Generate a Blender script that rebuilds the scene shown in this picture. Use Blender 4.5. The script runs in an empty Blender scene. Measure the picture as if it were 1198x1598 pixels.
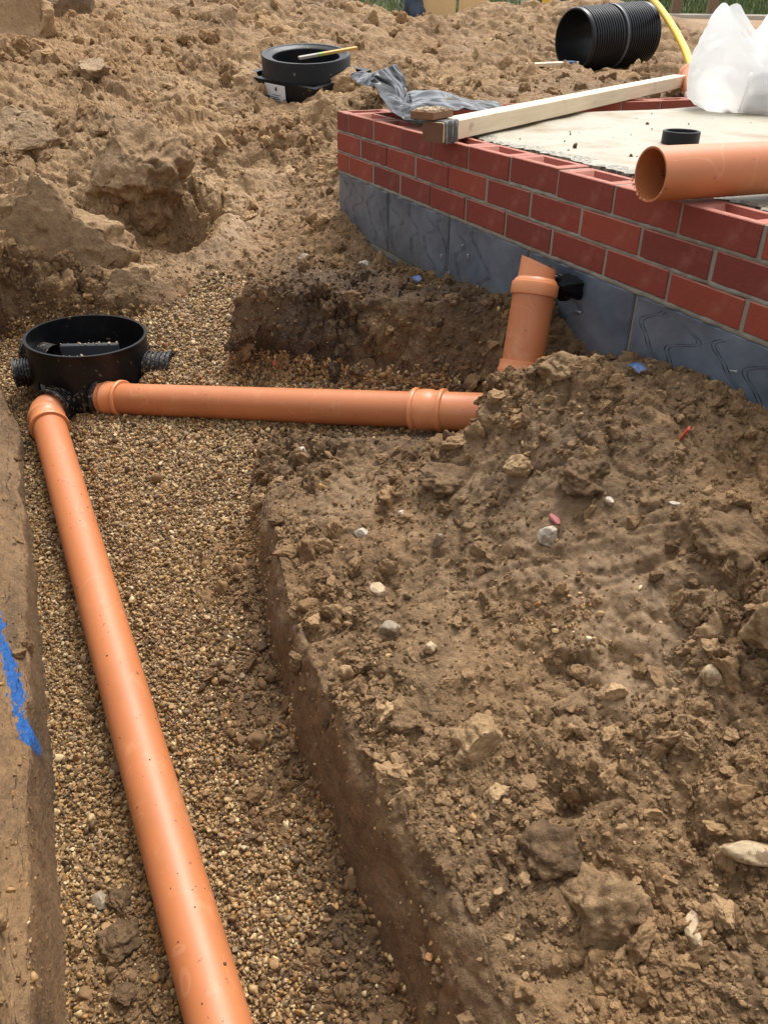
import bpy, math, random
import numpy as np
from mathutils import Vector, Matrix, Euler

# ------------------------------------------------------------------ camera, sky, sun, exposure
SC = bpy.context.scene
COL = SC.collection
cam_d = bpy.data.cameras.new('camera')
cam = bpy.data.objects.new('camera', cam_d)
COL.objects.link(cam)
SC.camera = cam
YAW, PITCH, ROLL = -1.1104, 0.5567, 0.0133
_f = Vector((math.sin(YAW) * math.cos(PITCH), math.cos(YAW) * math.cos(PITCH), -math.sin(PITCH)))
_r = Vector((math.cos(YAW), -math.sin(YAW), 0))
_u = _r.cross(_f)
_r2 = math.cos(ROLL) * _r + math.sin(ROLL) * _u
_u2 = -math.sin(ROLL) * _r + math.cos(ROLL) * _u
cam.matrix_world = Matrix(((_r2.x, _u2.x, -_f.x, 3.288), (_r2.y, _u2.y, -_f.y, -1.400), (_r2.z, _u2.z, -_f.z, 0.3564), (0, 0, 0, 1)))
cam_d.sensor_fit = 'VERTICAL'
cam_d.sensor_height = 36.0
cam_d.lens = 36.0 * 1271.0 / 1598.0
cam_d.clip_start = 0.02
cam_d.clip_end = 600.0

SUN_DIR = Vector((-0.42, 0.50, 1.40)).normalized()      # towards the sun
world = bpy.data.worlds.new('World')
SC.world = world
world.use_nodes = True
wn, wl = world.node_tree.nodes, world.node_tree.links
bg = wn['Background']
sky = wn.new('ShaderNodeTexSky')
sky.sky_type = 'NISHITA'
sky.sun_disc = False
sky.sun_elevation = math.asin(SUN_DIR.z)
sky.sun_rotation = math.atan2(SUN_DIR.x, SUN_DIR.y)
sky.dust_density = 4.0
sky.air_density = 1.0
hs = wn.new('ShaderNodeHueSaturation')
hs.inputs['Saturation'].default_value = 0.24            # thin overcast: the blue is washed out
wl.new(sky.outputs[0], hs.inputs['Color'])
wl.new(hs.outputs[0], bg.inputs['Color'])
bg.inputs['Strength'].default_value = 0.15
sun_d = bpy.data.lights.new('sun', 'SUN')
sun_d.energy = 1.5
sun_d.angle = math.radians(26)
sun_d.color = (1.0, 0.98, 0.95)
sun = bpy.data.objects.new('sun', sun_d)
COL.objects.link(sun)
sun.rotation_euler = SUN_DIR.to_track_quat('Z', 'Y').to_euler()
sun.location = (0, 4, 9)
vs = SC.view_settings
vs.view_transform = 'Standard'
vs.look = 'None'
vs.exposure = 1.03
vs.gamma = 1.0
vs.use_curve_mapping = False

rng = np.random.default_rng(7)
random.seed(7)

# TERRAIN-BEGIN
def hsh(ix, iy, iz, seed):
    h = ix.astype(np.uint32) * np.uint32(374761393) + iy.astype(np.uint32) * np.uint32(668265263) + iz.astype(np.uint32) * np.uint32(2147483647) + np.uint32((seed * 974634777) & 0xffffffff)
    h = (h ^ (h >> np.uint32(13))) * np.uint32(1274126177)
    h = (h ^ (h >> np.uint32(15))) * np.uint32(2246822519)
    return h ^ (h >> np.uint32(14))

def perlin(p, seed=0):
    p = p.astype(np.float32)
    i = np.floor(p).astype(np.int64).astype(np.int32)
    f = p - i
    w = f * f * f * (f * (f * 6 - 15) + 10)
    out = np.zeros(len(p), np.float32)
    for dx in (0, 1):
        wx = w[:, 0] if dx else 1 - w[:, 0]
        for dy in (0, 1):
            wy = w[:, 1] if dy else 1 - w[:, 1]
            for dz in (0, 1):
                wz = w[:, 2] if dz else 1 - w[:, 2]
                h = hsh(i[:, 0] + dx, i[:, 1] + dy, i[:, 2] + dz, seed)
                gx = (h & np.uint32(1023)).astype(np.float32) / 511.5 - 1
                gy = ((h >> np.uint32(10)) & np.uint32(1023)).astype(np.float32) / 511.5 - 1
                gz = ((h >> np.uint32(20)) & np.uint32(1023)).astype(np.float32) / 511.5 - 1
                out += wx * wy * wz * (gx * (f[:, 0] - dx) + gy * (f[:, 1] - dy) + gz * (f[:, 2] - dz))
    return out * 1.2

def fbm(p, seed=0, octs=3, gain=0.5):
    out = np.zeros(len(p), np.float32)
    a = 1.0
    for o in range(octs):
        out += a * perlin(p * (2.03 ** o) + 17.3 * o, seed + o)
        a *= gain
    return out

def worley(p, seed=0):
    """distance to the nearest feature point, and that cell's random number"""
    p = p.astype(np.float32)
    i = np.floor(p).astype(np.int32)
    f = p - i
    best = np.full(len(p), 9.0, np.float32)
    bid = np.zeros(len(p), np.float32)
    for dx in (-1, 0, 1):
        for dy in (-1, 0, 1):
            for dz in (-1, 0, 1):
                h = hsh(i[:, 0] + dx, i[:, 1] + dy, i[:, 2] + dz, seed)
                d = (dx + (h & np.uint32(255)).astype(np.float32) / 255 - f[:, 0]) ** 2
                d += (dy + ((h >> np.uint32(8)) & np.uint32(255)).astype(np.float32) / 255 - f[:, 1]) ** 2
                d += (dz + ((h >> np.uint32(16)) & np.uint32(255)).astype(np.float32) / 255 - f[:, 2]) ** 2
                m = d < best
                best[m] = d[m]
                bid[m] = (h[m] >> np.uint32(24)).astype(np.float32) / 255
    return np.sqrt(best), bid

def sstep(a, b, x):
    t = np.clip((x - a) / (b - a), 0, 1)
    return t * t * (3 - 2 * t)

# surveyed spot heights of the ground round the trench (x along the brick wall, y into it, z up from the wall top)
TOPP = np.array([
    (1.305,-.02,-.38),(1.558,0,-.385),(1.868,0,-.371),(2.251,0,-.348),(2.8,0,-.33),(3.4,0,-.33),(1.62,-.17,-.56),
    (1.75,-.30,-.440),(1.926,-.24,-.345),(2.015,-.2,-.355),(1.80,-.10,-.42),(1.57,-.33,-.575),(1.564,-.468,-.645),(1.45,-.60,-.69),(1.35,-.78,-.78),
    (1.75,-.86,-.785),(1.95,-.92,-.82),(2.27,-.95,-.85),(2.49,-.93,-.87),(2.82,-.93,-.91),(3.4,-.95,-.95),
    (2.05,-.624,-.705),(2.47,-.594,-.73),(2.618,-.328,-.564),(3.01,-.673,-.80),(3.4,-.4,-.62),(1.75,-.62,-.70),(2.2,-.35,-.52),(2.3,-.15,-.40),
    (.443,-.02,-.50),(.65,-.02,-.455),(.89,-.02,-.435),(1.1,-.03,-.40),(1.3,-.08,-.385),(1.45,-.06,-.385),(1.2,-.12,-.40),(1.50,-.10,-.42),(.011,-.02,-.379),(.2,-.05,-.44),(.57,-.60,-.455),(.80,-.42,-.43),(1.05,-.20,-.42),(1.2,-.08,-.41),(.3,-.35,-.50),(.15,-.45,-.56),
    (-.64,-1.02,-.435),(-.71,-1.28,-.427),(-.62,-.87,-.456),(-.57,-.68,-.434),(-.62,-.46,-.379),(-.21,-.59,-.556),(-.33,-.25,-.424),(0.01,-.37,-.527),(-.28,-.03,-.350),(-.04,-.01,-.388),
    (-.90,.29,-.173),(-.96,.04,-.170),(-1.07,-.32,-.167),(-1.04,-.63,-.151),(-1.11,-.91,-.148),(-1.19,-1.18,-.145),(-.72,-.71,-.295),
    (-1.97,-.75,.066),(-2.00,-1.07,.069),(-2.06,-.40,.057),(-2.12,-.02,.048),(-1.37,.12,-.093),(-1.15,.47,-.055),(-.98,.69,-.047),
    (-1.62,.48,-.075),(-1.75,.75,-.06),(-2.57,.82,.162),(-2.61,1.28,.160),(-2.09,1.41,.068),(-3.43,-.90,.40),(-3.62,-.48,.42),(-3.91,.01,.45),(-4.17,.56,.46),(-4.17,1.09,.46),
    (-4.38,1.73,.44),(-4.43,2.11,.29),(-4.32,2.44,.165),(-4.16,2.81,.185),(-3.97,3.09,.40),(-3.61,3.19,.312),(-2.92,2.75,.145),(-2.94,2.18,.146),(-2.12,2.03,-.017),(-2.22,2.59,-.033),
    (-3.75,3.70,.34),(-2.31,3.18,-.048),(-3.60,4.82,.33),(-2.96,4.74,.113),(-2.25,3.89,-.011),(-3.89,4.36,.46),(-2.45,3.3,-.08),(-2.6,3.1,-.11),(-2.66,3.5,-.10),(-2.63,3.85,-.07),(-2.3,3.0,-.07),
    (-8,3,.15),(-8,5,.15),(-9,-1,.4),(-7,6,.12),(-6,9,.15),(-3,9,.1),(-10,10,.2),(-12,5,.16),(-12,14,.2),(-6,14,.15),(-12,-4,.5),(-5.5,3,.12),(-5.5,4.8,.14),(-5,6.5,.1),
    (-1,-2,-.1),(0,-2,-.2),(1,-1.8,-.25),(2,-1.9,-.3),(3.4,-2,-.3),(1,-3.5,-.1),(3.4,-3.5,-.2),(-2,-3,.3),(-4,-3,.6),(.5,-1.55,-.35),(1.14,-1.6,-.35),(1.8,-1.66,-.38),(2.3,-1.7,-.4),(0,-1.6,-.4),
    (4.5,-2,-.3),(4.5,-.9,-.95),(4.5,0,-.4),(5,-4,-.2),(5,1,-.4),
    (1,.5,-.4),(2,1,-.4),(1,2,-.3),(0.0,1.5,-.12),(-.15,.8,-.12),(-.1,.2,-.27),(-.6,1.5,-.06),(-.8,2.3,-.05),(-1.2,3,-.04),(0,4,-.1),(2,5,-.1),(0,8,.05),(4,9,0)])

# outline of the dug trench floor with the width of the bank that rises from each stretch of it
TRENCH = [((4.6,-1.10),.05),((2.656,-1.022),.105),((2.423,-1.014),.075),((2.106,-1.009),.050),((1.86,-.979),.042),((1.552,-.92),.055),((1.269,-.84),.12),((1.13,-.76),.15),((1.13,-.643),.22),((1.25,-.476),.24),
          ((1.36,-.34),.15),((1.41,-.25),.08),((1.40,-.16),.06),((1.33,-.16),.06),((1.22,-.225),.08),((1.02,-.372),.11),((.766,-.596),.08),((.66,-.715),.07),((.56,-.68),.10),((.40,-.55),.16),((.124,-.444),.30),((-.055,-.552),.42),
          ((.06,-.74),.30),((-.006,-.92),.13),((-.133,-1.105),.10),((-.307,-1.398),.12),((-.30,-1.43),.09),((.03,-1.436),.10),((.506,-1.405),.10),((1.139,-1.451),.10),((1.782,-1.508),.10),((2.327,-1.566),.10),((4.6,-1.76),.10)]

def _tps_fit(P):
    xy = P[:, :2]
    d = np.hypot(*(xy[:, None] - xy[None]).transpose(2, 0, 1))
    K = d + np.eye(len(P)) * 0.02                 # linear kernel: no overshoot between spot heights
    A = np.c_[np.ones(len(P)), xy]
    M = np.block([[K, A], [A.T, np.zeros((3, 3))]])
    return np.linalg.solve(M, np.r_[P[:, 2], 0, 0, 0])
_TW = _tps_fit(TOPP)

def top_height(x, y):
    out = np.empty(len(x))
    for s in range(0, len(x), 60000):
        xs, ys = x[s:s + 60000], y[s:s + 60000]
        d = np.hypot(xs[:, None] - TOPP[None, :, 0], ys[:, None] - TOPP[None, :, 1])
        out[s:s + 60000] = d @ _TW[:-3] + _TW[-3] + _TW[-2] * xs + _TW[-1] * ys
    return out

def floor_height(x, y):
    z = -.94 - .147 * (x - .6) + .32 * (y + 1.31)
    return z

def trench_sd(x, y):
    """signed distance to the trench outline (positive outside) and the local bank width"""
    n = len(TRENCH)
    best = np.full(len(x), 99.0)
    ws = np.zeros(len(x)); wsum = np.zeros(len(x))
    inside = np.zeros(len(x), bool)
    for k in range(n):
        (a, wa), (b, wb) = TRENCH[k], TRENCH[(k + 1) % n]
        ex, ey = b[0] - a[0], b[1] - a[1]
        px, py = x - a[0], y - a[1]
        t = np.clip((px * ex + py * ey) / (ex * ex + ey * ey), 0, 1)
        d2 = (px - t * ex) ** 2 + (py - t * ey) ** 2
        w = 1 / (d2 + 1e-4) ** 2
        ws += w * (wa + (wb - wa) * t); wsum += w
        best = np.minimum(best, d2)
        if ey != 0:
            c = ((a[1] <= y) != (b[1] <= y)) & (x < a[0] + ex * (y - a[1]) / ey)
            inside ^= c
    d = np.sqrt(best)
    return np.where(inside, -d, d), ws / wsum

def base_height(x, y):
    sd, w = trench_sd(x, y)
    p = np.c_[x, y, np.zeros(len(x))]
    sd = sd + .018 * perlin(p * 5.0, 3) + .010 * perlin(p * 14.0, 4)      # the cut is not a ruled line
    t = np.clip(sd / w, 0, 1)
    f, g = floor_height(x, y), top_height(x, y)
    k = 1 - (1 - t) ** 1.6
    z = f + np.maximum(g - f, .0) * k
    return np.where(sd <= 0, f, np.where(g < f, np.minimum(f, g), z)), sd, w, t
# TERRAIN-END

def axis(segs):
    out = [segs[0][0]]
    for a, b, s in segs:
        n = max(1, int(round((b - a) / s)))
        out.extend((a + (b - a) * (np.arange(1, n + 1) / n)).tolist())
    return np.array(out)

xs = axis([(-12, -6, .12), (-6, -4, .030), (-4, -2.2, .016), (-2.2, -.9, .011), (-.9, .1, .0085), (.1, 1.2, .0062), (1.2, 3.0, .0042), (3.0, 3.6, .012), (3.6, 5.0, .05)])
vsx = axis([(-4.2, -2.2, .06), (-2.2, -1.60, .012), (-1.60, -1.40, .0019), (-1.40, -.95, .0075), (-.95, -.70, .0036), (-.70, .06, .0050), (.06, 1.2, .011), (1.2, 3.6, .016), (3.6, 5.0, .03), (5.0, 14, .15)])
NX, NY = len(xs), len(vsx)
gx, gv = np.meshgrid(xs, vsx, indexing='ij')
gy = gv - .12 * np.clip(gx - 1.1, -1.1, 2.4)
X, Y = gx.ravel(), gy.ravel()
Zb, SD, BW, BT = base_height(X, Y)
P0 = np.c_[X, Y, Zb].astype(np.float32)
G = P0.reshape(NX, NY, 3)
dU = np.gradient(G, axis=0); dV = np.gradient(G, axis=1)
NRM = np.cross(dU.reshape(-1, 3), dV.reshape(-1, 3))
NRM /= np.linalg.norm(NRM, axis=1)[:, None] + 1e-12

# how crumbly each stretch is
def blob(cx, cy, r, rx=None):
    return np.exp(-(((X - cx) / r) ** 2 + ((Y - cy) / (rx or r)) ** 2))
floor_m = 1 - sstep(0.0, .03, SD)
bank = sstep(.0, .02, SD) * (1 - sstep(.75, 1.15, SD / BW))
heap = sstep(-.1, -.9, X + .35 * Y) * (1 - floor_m)
near_cut = sstep(1.25, 1.7, X) * sstep(.0, .01, SD) * (1 - sstep(.8, 1.1, SD / BW)) * (Y > -1.2)
left_cut = (Y < -1.36) * sstep(.0, .01, SD) * (1 - sstep(1.0, 1.5, SD / BW)) * sstep(-.35, 0, X)
smear = np.clip(.9 * blob(2.32, -.42, .17, .13) + .75 * blob(2.5, -.50, .13) + .6 * blob(2.02, -.40, .12) + .7 * blob(1.62, -.66, .10, .08) + .5 * blob(1.85, -.52, .10) + .6 * blob(2.12, -.55, .09) + .8 * blob(-.25, -.42, .2) + .5 * blob(-.5, -.2, .25), 0, 1)
smear = np.clip(smear + .22 * sstep(.2, .6, perlin(P0 * 4.5, 31)), 0, 1)
lump = np.clip(.55 + .9 * perlin(P0 * 3.1, 12) + .5 * heap, .12, 1.3) * (1 - .68 * smear)
lump *= (1 - .95 * floor_m) * (1 - .70 * near_cut) * (1 - .86 * left_cut)
lump *= 1 - .8 * blob(-2.55, 3.3, .5)
lump += .4 * blob(.85, -.38, .4, .3) + .3 * blob(2.75, -.5, .3) + .25 * blob(2.5, -.2, .2)
lump += .25 * blob(2.0, -.32, .22) + .3 * blob(1.75, -.30, .2) + .25 * blob(2.75, -.75, .2)

dist = np.hypot(X - 3.29, Y + 1.4)
act = (dist < 9) & ~((X > .3) & (Y > .3)) & (dist > .02)
idx = np.nonzero(act)[0]
q = P0[idx]
warp = np.c_[perlin(q * 9, 21), perlin(q * 9 + 5, 22), perlin(q * 9 + 11, 23)]
q1 = q + .030 * warp
lm = lump[idx]
D = .045 * fbm(q * 2.2, 41, 3) * (.5 + .8 * heap[idx]) * (1 - .8 * floor_m[idx])
D += .020 * fbm(q1 * 8.0, 51, 3, .55) * (.25 + lm)
hp = heap[idx]
qq = q1 + .008 * np.c_[perlin(q * 45, 24), perlin(q * 45 + 5, 25), perlin(q * 45 + 9, 26)]
for sc, amp, sd_ in ((3.6, .075, 60), (7.0, .085, 61), (15.0, .042, 62), (34.0, .023, 63), (75.0, .0110, 64), (150.0, .0050, 65)):
    if sc > 100:
        nearm = dist[idx] < 2.6
        d = np.full(len(q), .5, np.float32); cid = np.zeros(len(q), np.float32)
        d[nearm], cid[nearm] = worley((qq[nearm] * sc).astype(np.float32), sd_)
    else:
        d, cid = worley(qq * sc * np.array([1, 1, 1.15], np.float32), sd_)
    dome = np.sqrt(np.clip(1 - (d / .82) ** 2, 0, 1)) * (.25 + .75 * cid)
    gate = sstep(-.25, .30, perlin(q * sc * .16 + 3.1, sd_ + 20)) if sc < 40 else 1.0
    if sc < 10:
        gate = gate * (.38 + .70 * hp)
        dome = .55 * dome + .45 * (np.clip(1 - d / .8, 0, 1) * (.3 + .7 * cid) + .12 * np.sign(cid - .5))
    D += amp * (dome - .35) * lm * gate
D += .0035 * perlin(q1 * 130, 77) * (.3 + lm) * (dist[idx] < 3.2)
rg = np.abs(perlin(q1 * 5.5, 71))
D -= np.clip(1 - rg / .09, 0, 1) * (.045 * hp + .020) * sstep(-.1, .3, perlin(q * 3.3, 72)) * np.clip(lm + .3, 0, 1) * (1 - floor_m[idx])
rg = np.abs(perlin(q1 * 17, 73))
D -= np.clip(1 - rg / .10, 0, 1) * .016 * sstep(-.1, .3, perlin(q * 6.3, 74)) * np.clip(lm + .15, 0, 1) * (1 - floor_m[idx])
D += .0045 * fbm(q1 * 60, 75, 2) * (.3 + lm)
# cracks and bites out of the cut faces
D -= .020 * sstep(.15, .5, perlin(q * np.array([11, 11, 16], np.float32), 88)) * bank[idx] * (1 - .6 * left_cut[idx]) * (1 - .85 * near_cut[idx])
D += .006 * fbm(q * np.array([14, 40, 9], np.float32), 93, 2) * left_cut[idx]
# hollows: under the berm corner, beside the far lump, in the clods of the near mound
def pit(cx, cy, cz, r, dep):
    dd = ((q - np.array([cx, cy, cz], np.float32)) ** 2).sum(1)
    return -dep * np.exp(-dd / r ** 2)
D += pit(.72, -.62, -.70, .075, .09) + pit(-.44, -.60, -.44, .12, .24) + pit(1.83, -.47, -.62, .045, .06) + pit(2.60, -.70, -.78, .04, .06) + pit(2.72, -.62, -.74, .04, .05) + pit(1.72, -.38, -.52, .04, .05) + pit(2.33, -.12, -.40, .08, .05)
D += .020 * np.abs(perlin(q1 * 10, 78)) * lm * (1 - smear[idx]) - .018 * np.clip(1 - np.abs(perlin(qq * 9, 79)) / .12, 0, 1) * lm * (dist[idx] < 3.2) * (X[idx] > .9) * (1 - floor_m[idx])
D *= 1 - .40 * left_cut[idx]
Pd = P0.copy()
nn = NRM[idx].copy()
nn[:, 2] += .25
nn /= np.linalg.norm(nn, axis=1)[:, None]
# keep the ground clear of the brickwork
clear = np.where((q[:, 0] > -.04) & (q[:, 1] > -.10) & (q[:, 1] < .1), .55, 1.0)
Pd[idx] += (nn * (D * clear)[:, None]).astype(np.float32)
def lay_clear(a, b, r, slope, near_slope):
    """the soil was dug away beside a laid pipe"""
    a, b = np.array(a), np.array(b)
    m = (np.abs(Pd[:, 0] - (a[0] + b[0]) / 2) < abs(b[0] - a[0]) / 2 + .3) & (np.abs(Pd[:, 1] - (a[1] + b[1]) / 2) < abs(b[1] - a[1]) / 2 + .3)
    p = Pd[m]
    t = ((p - a)[:, :2] @ (b - a)[:2]) / ((b - a)[:2] @ (b - a)[:2])
    tc = np.clip(t, 0, 1)
    dd = np.hypot(*(p[:, :2] - (a[:2] + tc[:, None] * (b - a)[:2])).T)
    far_side = (p[:, 1] - a[1]) * (b[0] - a[0]) - (p[:, 0] - a[0]) * (b[1] - a[1]) > 0
    cap = a[2] + tc * (b[2] - a[2]) - .050 + np.clip(dd - r, 0, None) * np.where(far_side, slope, near_slope)
    Pd[m, 2] = np.minimum(p[:, 2], cap + .006 * perlin(p * 40, 79))
lay_clear((.523, -1.061, -.827), (1.385, -.255, -.666), .10, 2.2, .42)
lay_clear((.626, -1.311, -.895), (3.0, -1.32, -1.237), .07, .9, .9)
ZT = Pd[:, 2]

_rc = np.hypot(Pd[:, 0] - .26, Pd[:, 1] + 1.113)
Pd[:, 2] = np.where(_rc < .209, np.minimum(Pd[:, 2], -.93), Pd[:, 2])
# per-vertex soil character
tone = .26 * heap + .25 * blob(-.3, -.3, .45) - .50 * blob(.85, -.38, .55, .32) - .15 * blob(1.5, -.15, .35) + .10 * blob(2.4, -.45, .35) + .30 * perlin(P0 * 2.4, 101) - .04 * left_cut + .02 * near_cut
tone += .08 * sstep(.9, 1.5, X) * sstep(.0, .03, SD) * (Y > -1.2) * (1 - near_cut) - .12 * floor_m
ochre = np.clip(.12 + .5 * perlin(P0 * 3.3, 111) + .35 * blob(-.35, -.3, .4) + .2 * blob(1.75, -.88, .2, .06) + .2 * left_cut + .45 * blob(-2.6, -.9, .8) + .12 * heap - .3 * near_cut, 0, 1)
smooth_a = np.clip(smear + .55 * near_cut + .30 * left_cut, 0, 1)
# blue marking paint sprayed down the trench side
PAINT = [(1.473, -0.903), (1.514, -0.911), (1.586, -0.928), (1.641, -0.934), (1.695, -0.947), (1.746, -0.952), (1.766, -0.960), (1.787, -0.960), (1.808, -0.965), (1.834, -0.966), (1.859, -0.977), (1.880, -0.989), (1.875, -1.024), (1.846, -1.060), (1.817, -1.064), (1.800, -1.044), (1.800, -1.013), (1.800, -0.981), (1.779, -0.974), (1.759, -0.976), (1.729, -0.977), (1.682, -0.969), (1.628, -0.954), (1.577, -0.942), (1.502, -0.927), (1.460, -0.919)]
_m = (Y < -1.36) & (X > 1.3) & (X < 2.5)
_px, _pz = Pd[_m, 0] + .010 * perlin(P0[_m] * 40, 121), Pd[_m, 2] + .014 * perlin(P0[_m] * 40, 122)
_in = np.zeros(len(_px), bool)
for k in range(len(PAINT)):
    (ax, az), (bx_, bz) = PAINT[k], PAINT[(k + 1) % len(PAINT)]
    if az != bz:
        _in ^= ((az <= _pz) != (bz <= _pz)) & (_px < ax + (bx_ - ax) * (_pz - az) / (bz - az))
paint = np.zeros(len(X)); paint[_m] = _in

quad = (np.arange(NX - 1)[:, None] * NY + np.arange(NY - 1)[None, :]).ravel()
quads = np.c_[quad, quad + NY, quad + NY + 1, quad + 1]
cx, cy = X[quad], Y[quad]
keep = ~((cx > .02) & (cy > .07) & (cy < 6) & (cx < 5)) | ((cx < .3) & (cy > 2.4))
keep &= ~((cx > .25) & (cy > 2.0) & (cy < 6))
keep &= ~((cx > -4.2) & (cx < -1) & (cy < -2.6))
quads = quads[keep]
# split the sheet into the pieces of the setting: the trench floor, its soil banks and the spoil heap
qc_sd, qc_x, qc_y = SD[quad][keep], X[quad][keep], Y[quad][keep]
zone = np.where(qc_sd <= .0, 0, np.where(qc_x + .35 * qc_y < -.30, 2, 1))
zone[(qc_y < -1.35) & (qc_sd > 0) & (qc_x > -.5)] = 3


# ------------------------------------------------------------------ materials
def srgb(r, g, b):
    f = lambda c: (c / 255 / 12.92) if c / 255 <= .04045 else ((c / 255 + .055) / 1.055) ** 2.4
    return (f(r), f(g), f(b), 1)

class NT:
    def __init__(s, name):
        s.m = bpy.data.materials.new(name)
        s.m.use_nodes = True
        s.n, s.l = s.m.node_tree.nodes, s.m.node_tree.links
        s.b = s.n['Principled BSDF']
        s.tc = s.n.new('ShaderNodeTexCoord')
    def new(s, t, **kw):
        o = s.n.new(t)
        for k, v in kw.items():
            setattr(o, k, v)
        return o
    def link(s, a, b):
        s.l.new(a, b)
    def noise(s, scale, detail=4, rough=.55, vec=None, dist=0):
        o = s.new('ShaderNodeTexNoise')
        o.inputs['Scale'].default_value = scale
        o.inputs['Detail'].default_value = detail
        o.inputs['Roughness'].default_value = rough
        o.inputs['Distortion'].default_value = dist
        s.link(vec or s.tc.outputs['Object'], o.inputs['Vector'])
        return o.outputs['Fac']
    def voro(s, scale, out='Distance', vec=None):
        o = s.new('ShaderNodeTexVoronoi')
        o.inputs['Scale'].default_value = scale
        s.link(vec or s.tc.outputs['Object'], o.inputs['Vector'])
        return o.outputs[out]
    def ramp(s, fac, stops):
        o = s.new('ShaderNodeValToRGB')
        e = o.color_ramp.elements
        while len(e) < len(stops):
            e.new(.5)
        for k, (p, c) in enumerate(stops):
            e[k].position = p
            e[k].color = c if len(c) == 4 else (*c, 1)
        s.link(fac, o.inputs[0])
        return o.outputs[0]
    def math(s, op, a, b=None, clamp=False):
        o = s.new('ShaderNodeMath', operation=op, use_clamp=clamp)
        for k, v in enumerate((a, b)):
            if v is None: continue
            if isinstance(v, (int, float)): o.inputs[k].default_value = v
            else: s.link(v, o.inputs[k])
        return o.outputs[0]
    def mix(s, fac, a, b, mode='MIX'):
        o = s.new('ShaderNodeMix', data_type='RGBA', blend_type=mode)
        for k, v in ((0, fac), (6, a), (7, b)):
            if isinstance(v, (int, float)): o.inputs[k].default_value = v
            elif isinstance(v, tuple): o.inputs[k].default_value = v
            else: s.link(v, o.inputs[k])
        return o.outputs[2]
    def attr(s, name, typ='GEOMETRY', out='Fac'):
        o = s.new('ShaderNodeAttribute', attribute_type=typ, attribute_name=name)
        return o.outputs[out]
    def bump(s, h, strength=.5, dist=.01):
        o = s.new('ShaderNodeBump')
        o.inputs['Strength'].default_value = strength
        o.inputs['Distance'].default_value = dist
        s.link(h, o.inputs['Height'])
        s.link(o.outputs[0], s.b.inputs['Normal'])
    def set(s, **kw):
        for k, v in kw.items():
            k = k.replace('_', ' ')
            if isinstance(v, (int, float, tuple)): s.b.inputs[k].default_value = v
            else: s.link(v, s.b.inputs[k])
        return s.m

def soil_colour(t, tone, ochre, rnd=None):
    big = t.noise(5, 3)
    mid = t.noise(28, 5, .65)
    fine = t.noise(190, 4, .7)
    f = t.math('ADD', tone, t.math('MULTIPLY', t.math('SUBTRACT', mid, .5), 1.25))
    f = t.math('ADD', f, t.math('MULTIPLY', t.math('SUBTRACT', fine, .5), .70))
    f = t.math('ADD', f, t.math('MULTIPLY', t.math('SUBTRACT', big, .5), .5))
    if rnd is not None:
        f = t.math('ADD', f, rnd)
    f = t.math('ADD', t.math('MULTIPLY', f, .60), .38, clamp=True)
    c = t.ramp(f, [(0, srgb(54, 42, 31)), (.28, srgb(92, 71, 49)), (.52, srgb(131, 104, 73)), (.76, srgb(168, 140, 103)), (1, srgb(208, 182, 141))])
    oc = t.math('MULTIPLY', ochre, t.math('ADD', mid, .15), clamp=True)
    c = t.mix(oc, c, t.mix(fine, srgb(138, 100, 60), srgb(168, 130, 84)))
    return c, mid, fine

t = NT('soil')
tone_n, och_n, smo_n, pai_n = t.attr('tone'), t.attr('ochre'), t.attr('smooth_soil'), t.attr('paint')
c, mid, fine = soil_colour(t, tone_n, och_n)
grit = t.voro(150)
gm = t.math('LESS_THAN', grit, t.math('MULTIPLY', t.math('SUBTRACT', t.noise(9, 2), .30), .62))
gcol = t.ramp(t.voro(150, 'Color'), [(0, srgb(112, 92, 70)), (.5, srgb(150, 126, 94)), (1, srgb(196, 176, 142))])
c = t.mix(t.math('MULTIPLY', gm, .55), c, gcol)
sm_c = t.mix(fine, srgb(126, 102, 74), srgb(156, 130, 98))
c = t.mix(t.math('MULTIPLY', smo_n, .42), c, t.mix(t.math('MULTIPLY', t.math('SUBTRACT', .55, tone_n, ), .8, clamp=True), sm_c, srgb(98, 79, 57)))
blue = t.mix(t.noise(70, 3), srgb(18, 66, 128), srgb(44, 102, 166))
c = t.mix(t.math('MULTIPLY', pai_n, t.math('GREATER_THAN', t.noise(120, 4, .7), t.math('SUBTRACT', .62, t.math('MULTIPLY', pai_n, .26)))), c, blue)
t.set(Base_Color=c, Roughness=t.math('SUBTRACT', .84, t.math('MULTIPLY', smo_n, .30)), Specular_IOR_Level=.35)
h = t.math('ADD', t.math('MULTIPLY', t.noise(95, 5, .7), .9), t.math('MULTIPLY', t.noise(340, 4, .7), .35))
h = t.math('ADD', h, t.math('MULTIPLY', t.voro(70), -.5))
h = t.math('MULTIPLY', h, t.math('SUBTRACT', 1.0, t.math('MULTIPLY', smo_n, .65)))
t.bump(h, .9, .010)
M_SOIL = t.m

t = NT('soil_clod')
tone_n = t.attr('tone', 'INSTANCER'); och_n = t.attr('ochre', 'INSTANCER')
c, mid, fine = soil_colour(t, tone_n, och_n)
t.set(Base_Color=c, Roughness=.9, Specular_IOR_Level=.3)
t.bump(t.math('ADD', t.noise(5, 6, .75), t.math('MULTIPLY', t.noise(22, 3), .4)), 1.0, .0011)
M_CLOD = t.m

t = NT('pebble')
cv = t.attr('col', 'INSTANCER', 'Color')
c = t.mix(t.math('MULTIPLY', t.noise(5, 4, .6), .5), cv, srgb(92, 74, 52))
t.set(Base_Color=c, Roughness=.55, Specular_IOR_Level=.4)
t.bump(t.noise(6, 3), .25, .0008)
M_PEB = t.m

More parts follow.
